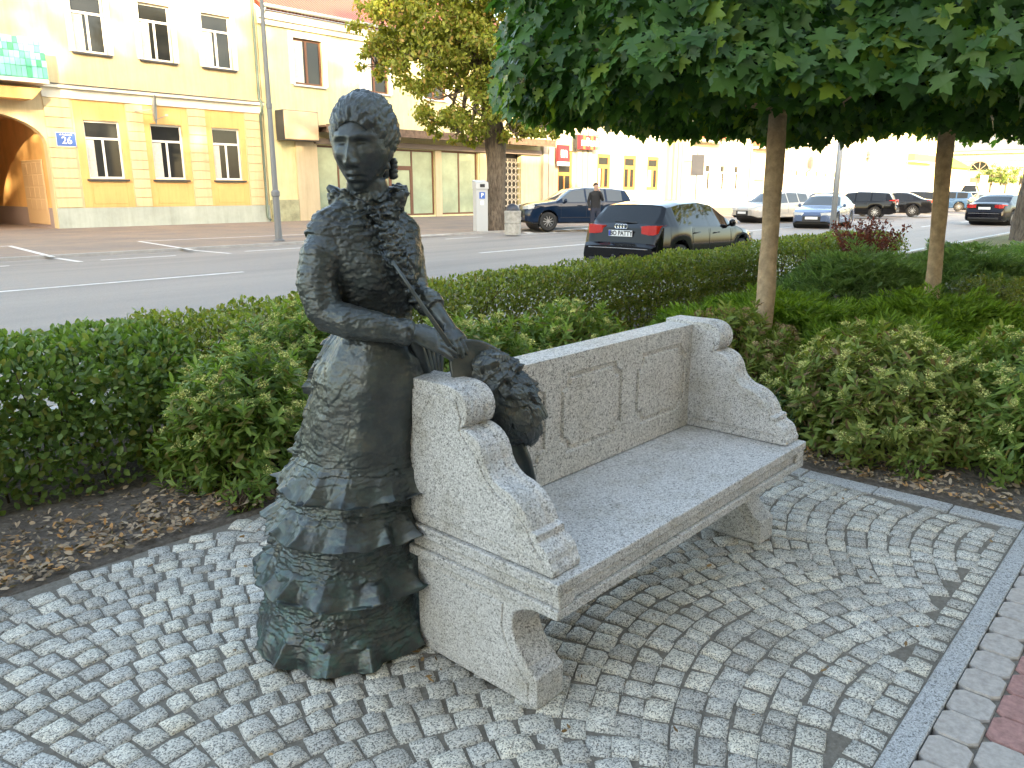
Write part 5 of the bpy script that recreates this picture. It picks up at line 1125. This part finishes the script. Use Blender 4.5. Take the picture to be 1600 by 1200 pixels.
def make_car(kind, colmat, glass=CGLASS, rim=RIM, plate=None, rings=False, detail=True):
    K = TYPES[kind]; L, W, H, r_ = K['L'], K['W'], K['H'], K['r']; ws = [K['fo'], K['fo']+K['wb']]; ra = r_+.06
    st = set(np.linspace(0, L, 60)); st |= {k for k, _ in K['top']}|{k for k, _ in K['belt']}|{a for q in K['sides'] for a in q}|{K['ws'][0], K['ws'][1], K['rw'][0], K['rw'][1]}
    for c in ws: st |= {c+ra*cos(t) for t in np.linspace(0, pi, 13)}
    st = sorted(round(float(x), 4) for x in st); S_ = []
    for x in st:
        if not S_ or x-S_[-1] > .006: S_.append(x)
    tx, tz = zip(*K['top']); bx, bz = zip(*K['belt']); rowsv = []
    for s in S_:
        zt = float(np.interp(s, tx, tz)); zb = min(float(np.interp(s, bx, bz)), zt-.015)
        hw = W/2*float(np.interp(s, [0, .06, .25, .7, L-.7, L-.22, L-.05, L], [.70, .80, .92, 1, 1, .95, .90, .86])); si = K['sill']
        arch = 0
        for c in ws:
            if abs(s-c) < ra: arch = max(arch, r_+sqrt(max(0, ra*ra-(s-c)**2)))
        z0 = max(si+.10*max(0, 1-s/.3)*1, arch) if arch else si+.10*max(0, 1-s/.25)+.08*max(0, 1-(L-s)/.25)
        cab = min(1, max(0, (zt-zb-.03)/.25)); zm = z0+(zb-z0)*.45; fl = .012*max((max(0, 1-abs(s-c)/.5) for c in ws))
        tum = (zt-zb)*.42
        p = [(hw-.05, z0+.0), (hw+fl-.005, z0+.03), (hw+fl+.004, zm), (hw-.012, zb-.035), (hw-.03, zb)]
        y5 = (hw-.045-tum*1.0)*cab+(hw*.86)*(1-cab); z5 = (zt-.05)*cab+(zt-.008)*(1-cab)
        p += [(y5, z5), (y5-.09*cab-.12*(1-cab), zt-.012*cab), (y5*.55, zt+.006), (0, zt+.012)]
        rowsv.append([(L/2-s, y, z) for y, z in p]+[(L/2-s, -y, z) for y, z in p[-2::-1]])
    n = len(rowsv[0]); V = [v for r0 in rowsv for v in r0]; parts = dict(body=[], windscreen=[], rear_window=[], side_window=[], tail_light=[])
    for i in range(len(S_)-1):
        s = (S_[i]+S_[i+1])/2
        for k in range(n-1):
            kk = k if k < n//2 else n-2-k   # mirrored band index
            key = 'body'
            if kk in (5, 6, 7) and K['ws'][0] < s < K['ws'][1]: key = 'windscreen' if kk > 5 or s > K['ws'][0] else 'body'
            elif kk in (5, 6, 7) and K['rw'][0] < s < K['rw'][1] and kk > 5: key = 'rear_window'
            elif kk == 4 and any(a < s < b for a, b in K['sides']): key = 'side_window'
            parts[key].append((i*n+k, i*n+k+1, (i+1)*n+k+1, (i+1)*n+k))
    parts['body'].append(tuple(range(n))[::-1]); parts['body'].append(tuple(range((len(S_)-1)*n, len(S_)*n)))
    root = empty('parked_car')
    for c_ in (2, 1, 0):
        pass
    split = []
    for a, b in K['sides']:
        for half in (0, 1):
            split.append([f for f in parts['side_window'] if a < L/2-sum(V[q][0] for q in f)/4 < b and (V[f[0]][1] > 0) == (half == 0)])
    for key, fs in [(k, f) for k, f in parts.items() if k != 'side_window']+[('side_window', f) for f in split]:
        if not fs: continue
        used = sorted({i for f in fs for i in f}); mp = {u: j for j, u in enumerate(used)}; m = MB(); m.add([V[u] for u in used], [tuple(mp[i] for i in f) for f in fs])
        m.build(key, colmat if key == 'body' else glass, root, angle=radians(32), fix=(key == 'body'))
    body = root.children[0]
    box('underside', -L/2+.3, L/2-.3, -W/2+.12, W/2-.12, K['sill']-.03, K['sill']+.25, BLK, root)
    for c in ws: MB().lathe([(ra+.0, -W/2+.14), (ra-.0, W/2-.14)], c=(L/2-c, 0, r_), seg=20, axis='y').build('wheel_housing', BLK, root)
    for c in ws:
        for sd in (-1, 1):
            m = MB(); o = sd*(W/2-.10); w_ = .10
            m.lathe([(r_*.62, -w_), (r_*.97, -w_), (r_, -w_*.6), (r_, w_*.6), (r_*.97, w_), (r_*.62, w_)], c=(L/2-c, o, r_), seg=28, axis='y'); wh = m.build('wheel', TYRE, root, smooth=False, angle=.6)
            m = MB(); yy = w_*.72*sd
            m.lathe([(r_*.66, yy+.02*sd), (r_*.60, yy-.03*sd)], c=(L/2-c, o, r_), seg=28, axis='y'); m.lathe([(.001, yy+.005*sd), (.06, yy)], c=(L/2-c, o, r_), seg=12, axis='y')
            for q in range(5):
                a = 2*pi*q/5+.3; dx, dz = cos(a), sin(a); px, pz = -sin(a), cos(a); y1, y0 = o+yy, o+yy-.05*sd
                for off in (-.035, .035):
                    A_ = [(L/2-c+dx*.04+px*off*.5, r_+dz*.04+pz*off*.5), (L/2-c+dx*r_*.63+px*off*1.9, r_+dz*r_*.63+pz*off*1.9)]
                    m.add([(A_[0][0]+px*.013, y1, A_[0][1]+pz*.013), (A_[0][0]-px*.013, y1, A_[0][1]-pz*.013), (A_[1][0]-px*.018, y1, A_[1][1]-pz*.018), (A_[1][0]+px*.018, y1, A_[1][1]+pz*.018), (A_[0][0], y0, A_[0][1]), (A_[1][0], y0, A_[1][1])], [(0, 1, 2, 3), (0, 3, 5, 4), (1, 4, 5, 2)])
            m.lathe([(.001, yy-.06*sd), (r_*.60, yy-.06*sd)], c=(L/2-c, o, r_), seg=20, axis='y', mi=1); m.build('rim', [rim, BLK], wh)
    tzf = lambda s: float(np.interp(s, tx, tz)); hwf = lambda s: W/2*float(np.interp(s, [0, .06, .25, .7, L-.7, L-.22, L-.05, L], [.70, .80, .92, 1, 1, .95, .90, .86]))
    ta, tb = K['tail']; zt_ = tzf(ta)
    for sd in (-1, 1):
        # tail lamps wrap the rear corner
        y0 = hwf(L)*.98; zc = zt_-.10 if kind != 'van' else 1.0; hh = .085 if kind in ('hatch', 'sedan') else .11
        if kind in ('suv', 'wagon'): hh = .15; zc = zt_-.12
        xe = L/2-(tb if kind != 'sedan' else tb)
        m = MB(); P_ = [(xe-.012-.0, y0*.58), (xe-.035, y0*.80), (xe-.005, y0*1.0), (xe+.12, y0*1.075+.012), (xe+.30, y0*1.10+.018)]
        for i in range(4):
            (a0, b0), (a1, b1) = P_[i], P_[i+1]; k0, k1 = (1-.18*abs(i-1.5)/1.5), (1-.18*abs(i-.5)/1.5); k1 = .75 if i == 3 else 1; k0 = .8 if i == 0 else 1
            m.add([(a0, sd*b0, zc-hh*k0), (a1, sd*b1, zc-hh*k1), (a1, sd*b1, zc+hh*k1), (a0, sd*b0, zc+hh*k0), (a0+.06, sd*(b0-.06), zc-hh*k0), (a1+.06, sd*(b1-.06), zc-hh*k1), (a1+.06, sd*(b1-.06), zc+hh*k1), (a0+.06, sd*(b0-.06), zc+hh*k0)], [(0, 1, 2, 3), (3, 2, 6, 7), (0, 4, 5, 1), (1, 5, 6, 2), (0, 3, 7, 4)])
        m.build('tail_light', TL, root, fix=True)
        # head lamps
        zh = tzf(.12)-.06; m = MB(); P_ = [(L/2+.005, hwf(0)*.62), (L/2-.02, hwf(0)*.95), (L/2-.10, hwf(.12)*1.0+.01), (L/2-.30, hwf(.3)*1.0+.004)]
        for i in range(3):
            (a0, b0), (a1, b1) = P_[i], P_[i+1]
            m.add([(a0, sd*b0, zh-.07), (a1, sd*b1, zh-.07+.02*i), (a1, sd*b1, zh+.06+.02*i), (a0, sd*b0, zh+.05), (a0-.08, sd*(b0-.05), zh-.07), (a1-.08, sd*(b1-.05), zh-.05), (a1-.08, sd*(b1-.05), zh+.06), (a0-.08, sd*(b0-.05), zh+.05)], [(0, 1, 2, 3), (3, 2, 6, 7), (0, 4, 5, 1), (1, 5, 6, 2), (0, 3, 7, 4)])
        m.build('headlight', HL, root, fix=True)
        s_ = K['ws'][0]+.28; zz = float(np.interp(s_, bx, bz)); m = MB(); m.lathe([(.001, -.07), (.07, -.05), (.09, 0), (.07, .05), (.001, .07)], c=(0, 0, 0), seg=10, axis='y'); m.v = [(L/2-s_+v[0]*.8, sd*(W/2+.06)+v[1], zz+.06+v[2]*.9) for v in m.v]
        m.tube([(L/2-s_, sd*(W/2-.05), zz), (L/2-s_, sd*(W/2+.05), zz+.04)], .02, 5); m.build('wing_mirror', colmat, root, smooth=True, fix=True)
        if detail:
            for a, b in K['sides'][:2]:
                m = MB(); xh = L/2-b+.14; zz = float(np.interp(b, bx, bz))-.14; m.tube([(xh, sd*(W/2-.0), zz), (xh+.03, sd*(W/2+.028), zz), (xh+.17, sd*(W/2+.028), zz+.006), (xh+.2, sd*(W/2-.0), zz+.006)], .012, 5); m.build('door_handle', CHROME if kind == 'van' else colmat, root)
            pass
            m = MB()
            for s_ in (K['sides'][0][0]-.08, K['sides'][1][0]-.04, K['sides'][1][1]-.10):
                zz = float(np.interp(s_, bx, bz)); z0_ = K['sill']+.06; m.box(L/2-s_-.004, L/2-s_+.004, sd*(W/2+.003) if sd > 0 else -W/2-.0065, sd*(W/2+.0065) if sd > 0 else -W/2-.003, z0_+.12, zz-.05)
            m.build('door_gap', BLK, root)
            MB().tube([(L/2-ws[0]-ra-.08, sd*(W/2+.006), K['sill']+.2), (L/2-ws[1]+ra+.08, sd*(W/2+.006), K['sill']+.2)], .014, 5).build('side_moulding', BLK if kind == 'suv' else CHROME if kind == 'hatch' else colmat, root)
    # grille, rear bumper line, plates
    box('grille', L/2-.02, L/2+.012, -.38, .38, tzf(0)-.30, tzf(0)-.05, BLK, root, .01)
    box('bumper_insert', -L/2-.012, -L/2+.05, -W*.36, W*.36, .30, .38, BLK, root, .01)
    MB().tube([(-L/2+.10, -W*.42, .56), (-L/2-.012, -W*.36, .565), (-L/2-.018, 0, .57), (-L/2-.012, W*.36, .565), (-L/2+.10, W*.42, .56)], .010, 5).build('bumper_trim', CHROME, root)
    pz = zt_-.17 if kind == 'hatch' else (tzf(tb)-.14 if kind != 'sedan' else tzf(tb)-.13); px_ = -L/2+(L-4.165 if kind == 'hatch' else .03)
    if kind == 'sedan': pz = .80; px_ = -L/2+.055
    if kind in ('suv', 'wagon'): pz = zt_-.2; px_ = -L/2+.07
    pl = box('number_plate', px_-.028, px_-.012, -.26, .26, pz-.056, pz+.056, PLATE, root, .004)
    fpl = box('number_plate', L/2+.014, L/2+.028, -.26, .26, .40, .51, PLATE, root, .004)
    if plate:
        box('country_band', px_-.0295, px_-.0285, .215, .255, pz-.05, pz+.05, M('eu_blue', (.02, .05, .35), .4), pl); text_mesh('plate_text', plate, .115, BLK, pl, (px_-.030, -.022, pz), (pi/2, 0, -pi/2), .0015, .003, sx=.92)
    if rings:
        m = MB()
        for k in range(4): m.tube([(px_+.012-.012, (k-1.5)*.062+.042*cos(t), pz+.128+.042*sin(t)) for t in np.linspace(0, 2*pi, 18)], .006, 5, cap=False)
        m.build('badge_rings', CHROME, root)
        w_ = MB(); w_.tube([(-L/2+.27, -.25, 1.02), (-L/2+.24, .22, 1.045)], .011, 5).build('wiper', BLK, root)
        MB().tube([(-L/2+.1, 0, .32), (-L/2-.12, 0, .34), (-L/2-.13, 0, .42)], .02, 8).lathe([(.001, .41), (.026, .42), (.026, .45), (.001, .465)], c=(-L/2-.13, 0, 0), seg=10).build('tow_ball', METALD, root)
    return root
def place(root, px, D, head, label, cat='car', z=-.05, group=None, name=None):
    p = at(px, 320, D); root.location = (p.x, p.y, z); root.rotation_euler = (0, 0, radians(head)); tag(root, label, cat, group)
    if name: root.name = name
    return root
GP = 'cars on the square'
PB = paint('black_paint', (.004, .004, .005)); 
place(make_car('hatch', PB, plate='BO PATTY', rings=True), 1058, 16.1, 1, 'glossy black hatchback with its tail lamps towards us driving past the hedge', group=GP, name='driving_car')
place(make_car('suv', paint('dark_blue_paint', (.004, .014, .036)), CGLASSL), 898, 32.2, 149, 'dark blue off-roader with bright wheels parked facing left beside the litter bin', z=.02, group=GP)
place(make_car('wagon', paint('silver_paint', (.42, .40, .37), .5), CGLASSL), 1208, 41, 165, 'silver beige estate parked facing left behind the nearest maple trunk', z=.02, group=GP)
place(make_car('sedan', paint('blue_grey_paint', (.09, .13, .22), .5), CGLASSL, M('steel_wheel', (.4, .4, .42), .4, .4)), 1290, 35.8, 188, 'blue grey saloon driving towards us behind the sign pole', group=GP, name='driving_car')
place(make_car('wagon', PB), 1336, 47, 100, 'black estate with red tail lamps parked just behind the blue grey saloon', z=.02, group=GP)
place(make_car('sedan', paint('anthracite_paint', (.012, .012, .014))), 1394, 50, 100, 'black saloon with bright alloy wheels parked right of the black estate', z=.02, group=GP)
place(make_car('wagon', paint('graphite_paint', (.014, .017, .026))), 1421, 58, 98, 'dark graphite estate half hidden behind the black saloon', z=.02, group=GP)
place(make_car('wagon', paint('blue_paint', (.035, .075, .15), .4)), 1472, 63, 100, 'blue estate with tall red tail lamps seen behind the second maple trunk', z=.02, group=GP)
place(make_car('hatch', PB), 1518, 68, 175, 'small black car beyond the blue estate', z=.02, group=GP)
place(make_car('sedan', paint('champagne_paint', (.33, .34, .27), .5), CGLASSL), 1543, 56, 205, 'champagne saloon facing left beside the dark saloon', group=GP)
place(make_car('sedan', paint('dark_saloon_paint', (.008, .008, .012))), 1568, 38.5, -8, 'black saloon driving away by the rough old tree trunk', group=GP, name='driving_car')
place(make_car('van', paint('white_paint', (.72, .73, .74), 0)), 1514, 92, 185, 'white van parked before the green roofed house', 'van', group=GP, name='parked_van')
place(make_car('sedan', paint('grey_paint', (.08, .08, .085))), 1283, 52, 160, 'dark car mostly hidden between the silver estate and the blue grey saloon', z=.02, group=GP)
# ---------------------------------------------------------------- street furniture
def lamp():
    r = empty('street_lamp', (13.05, 21.75, .02), label='slim grey lamp post standing at the kerb left of the statue', cat='lamp post'); g = M('grey_post', (.17, .18, .19), .5, .3)
    MB().lathe([(.16, 0), (.16, .06), (.10, .09), (.085, .6), (.085, 1.35), (.11, 1.38), (.11, 1.5), (.075, 1.55), (.06, 3.4), (.055, 7.2)], seg=14).build('post', g, r, smooth=True, angle=.8) if False else MB().lathe([(.17, 0), (.17, .05), (.11, .08), (.10, .6), (.10, 1.35), (.13, 1.38), (.13, 1.5), (.085, 1.55), (.07, 3.9), (.085, 3.92), (.085, 4.05), (.065, 4.07), (.055, 7.3)], seg=14).build('post', g, r)
    MB().tube([(0, 0, 7.2), (.0, -.3, 7.5), (0, -.9, 7.6)], .04, 6).build('arm', g, r); MB().lathe([(.001, .1), (.2, .05), (.28, -.1), (.24, -.14), (.001, -.12)], c=(0, -1, 7.55), seg=14).build('lamp_head', g, r)
lamp()
def meter():
    r = empty('parking_meter', at(751, 355, 30.5).xy.to_3d(), radians(-20), label='tall pale grey parking ticket machine left of the lime tree trunk', cat='parking meter'); s = 1
    o = MB().box(-.24, .24, -.16, .16, 0, 1.62).add([(-.26, -.2, 1.62), (.26, -.2, 1.62), (.26, .18, 1.62), (-.26, .18, 1.62), (-.26, -.17, 1.86), (.26, -.17, 1.86), (.26, .18, 1.95), (-.26, .18, 1.95)], [(0, 3, 2, 1), (4, 5, 6, 7), (0, 1, 5, 4), (1, 2, 6, 5), (2, 3, 7, 6), (3, 0, 4, 7)]).build('cabinet', M('meter_grey', (.45, .47, .48), .45), r)
    box('display', -.1, .1, -.205, -.19, 1.68, 1.8, BLK, r); box('parking_sign', -.12, .12, -.17, -.161, 1.25, 1.5, M('sign_blue', (.03, .12, .45), .4), r); text_mesh('letter', 'P', .22, WHT, r, (0, -.172, 1.375), (pi/2, 0, 0), .002, .004); box('slip', -.07, .07, -.166, -.161, 1.02, 1.18, WHT, r)
meter()
def bin_():
    p = at(801, 362, 28.5); r = empty('litter_bin', (p.x, p.y, 0), label='round concrete litter bin with dark domed lid by the dark blue off-roader', cat='litter bin')
    MB().lathe([(.001, 0), (.30, 0), (.30, .36), (.285, .37), (.285, .39), (.30, .40), (.30, .76), (.31, .77), (.31, .84), (.26, .85), (.001, .85)], seg=26).build('drum', M('bin_concrete', (.34, .33, .30), .9, var=(8, .3)), r); MB().lathe([(.25, .85), (.25, .92), (.19, 1.02), (.10, 1.08), (.001, 1.10)], seg=22).build('lid', M('lid', (.03, .035, .05), .4), r, smooth=True)
bin_()
def signs():
    g = M('pole_grey', (.30, .31, .32), .5, .4)
    p = gz(1299, 372); r = empty('sign_pole', (p.x, p.y, 0), label='thin grey sign pole rising behind the hedge into the maple crown', cat='pole'); MB().tube([(0, 0, -.1), (.0, .0, 2), (.0, .0, 4.3)], .09, 12).build('pole', g, r, smooth=True); box('bracket', -.12, .12, -.04, .04, 3.9, 4.3, g, r)
    p = at(1090, 262, 48); r = empty('information_board', (p.x, p.y, 0), radians(-30), label='dark grey board on a post in front of the white house with yellow gate', cat='sign'); MB().tube([(0, .06, 0), (0, .06, 4)], .05, 6).build('post', g, r); box('board', -.42, .42, -.03, .03, 2.45, 3.65, M('board_back', (.10, .10, .11), .5), r, .01)
    p = at(1537, 284, 80); r = empty('small_sign', (p.x, p.y, 0), radians(-48), label='small white square sign on a thin post before the round tree', cat='sign'); MB().tube([(0, .05, 0), (0, .05, 3)], .04, 6).build('post', g, r); box('panel', -.38, .38, -.02, .02, 2.0, 3.05, WHT, r, .01)
signs()
RB = tuple(at(1558, 300, 105).xy)+(0,)
for i, (px, D, lab) in enumerate(((1546, 106, 'left one of the two round clipped trees in front of the beige hall'), (1570, 103, 'right one of the two round clipped trees in front of the beige hall'))):
    p = at(px, 300, D); big_tree((p.x, p.y, 0), [(0, 0, -.1), (0, 0, 1.2), (0, 0, 2.4)], [.1, .09, .1], [(0, 0, 3.6, 1.5), (.9, -.5, 3.3, 1.0), (-.9, .6, 3.3, 1.0)], 2600, .16, HEDGE_L, lab, 40+i, name='clipped_tree', amp=.01)
# person standing by the dark blue car
def man():
    p = at(931, 300, 28.8); r = empty('person', (p.x, p.y, .02), radians(-48+10), label='man in black jacket and dark jeans by the dark blue car, hand at his face', cat='person')
    verts = []; edges = []; rad = []
    def v(x, y, z, r0): verts.append((x, y, z)); rad.append(r0); return len(verts)-1
    def chain(i, pts):
        for q in pts: j = v(*q); edges.append((i, j)); i = j
        return i
    pel = v(0, 0, .95, .155)
    ch = chain(pel, [(0, .0, 1.12, .15), (0, -.01, 1.30, .17), (0, 0, 1.44, .14)]); nk = chain(ch, [(0, .0, 1.53, .062), (0, -.02, 1.60, .07), (0, -.02, 1.69, .095), (0, -.01, 1.77, .07)])
    for s in (-1, 1): chain(pel, [(.10*s, 0, .86, .11), (.11*s, -.01, .50, .075), (.12*s, .02, .12, .055), (.12*s, -.02, .05, .05), (.13*s, -.15, .035, .04)])
    chain(ch, [(-.19, 0, 1.42, .075), (-.26, .02, 1.15, .058), (-.25, -.06, .92, .045), (-.24, -.09, .84, .04)])
    e = chain(ch, [(.19, 0, 1.42, .075), (.27, -.03, 1.17, .060), (.16, -.16, 1.38, .045), (.09, -.17, 1.54, .036)])
    for k in range(4): chain(e, [(.07-.012*k, -.16, 1.58+.0*k, .014), (.055-.014*k, -.14, 1.64, .011)])
    me = bpy.data.meshes.new('t'); me.from_pydata(verts, edges, []); o = link(bpy.data.objects.new('t', me)); md = o.modifiers.new('s', 'SKIN'); o.modifiers.new('d', 'SUBSURF').levels = 2
    for i, d in enumerate(me.skin_vertices[0].data): d.radius = (rad[i]*(1.25 if 1 <= i <= 3 else 1), rad[i]*(.8 if i <= 3 else 1)); d.use_root = (i == 0)
    dg = bpy.context.evaluated_depsgraph_get(); m2 = bpy.data.meshes.new_from_object(o.evaluated_get(dg)); bpy.data.objects.remove(o); m2.name = 'body'
    skin = M('skin', (.45, .27, .20), .6); jk = M('black_jacket', (.012, .012, .014), .8); jn = M('dark_jeans', (.025, .03, .05), .9); sh = M('shoe', (.02, .02, .02), .6); m2.materials.clear()
    for q in (skin, jk, jn, sh): m2.materials.append(q)
    for f in m2.polygons:
        c = f.center; hand = (c.z > 1.52 and c.y < -.10) or (c.z < .90 and c.x < -.2)
        f.material_index = 0 if (c.z > 1.54 or hand) else 1 if (c.z > .93 or abs(c.x) > .2 and c.z > .85) else 3 if c.z < .09 else 2; f.use_smooth = True
    link(bpy.data.objects.new('body', m2), r)
    NU, NV = 24, 16; rows = [[(.098*cos(2*pi*i/NU)*cos(ph)*1.0, .105*sin(2*pi*i/NU)*cos(ph)+.015, 1.715+.105*sin(ph)+(.03 if sin(2*pi*i/NU) < -.2 and ph < .3 else 0)) for i in range(NU)] for ph in np.linspace(-.35, pi/2-.05, NV)]
    m = MB(); m.add(*grid_mesh(rows)); m.build('hair', M('hair_brown', (.05, .03, .02), .8), r, smooth=True)
man()
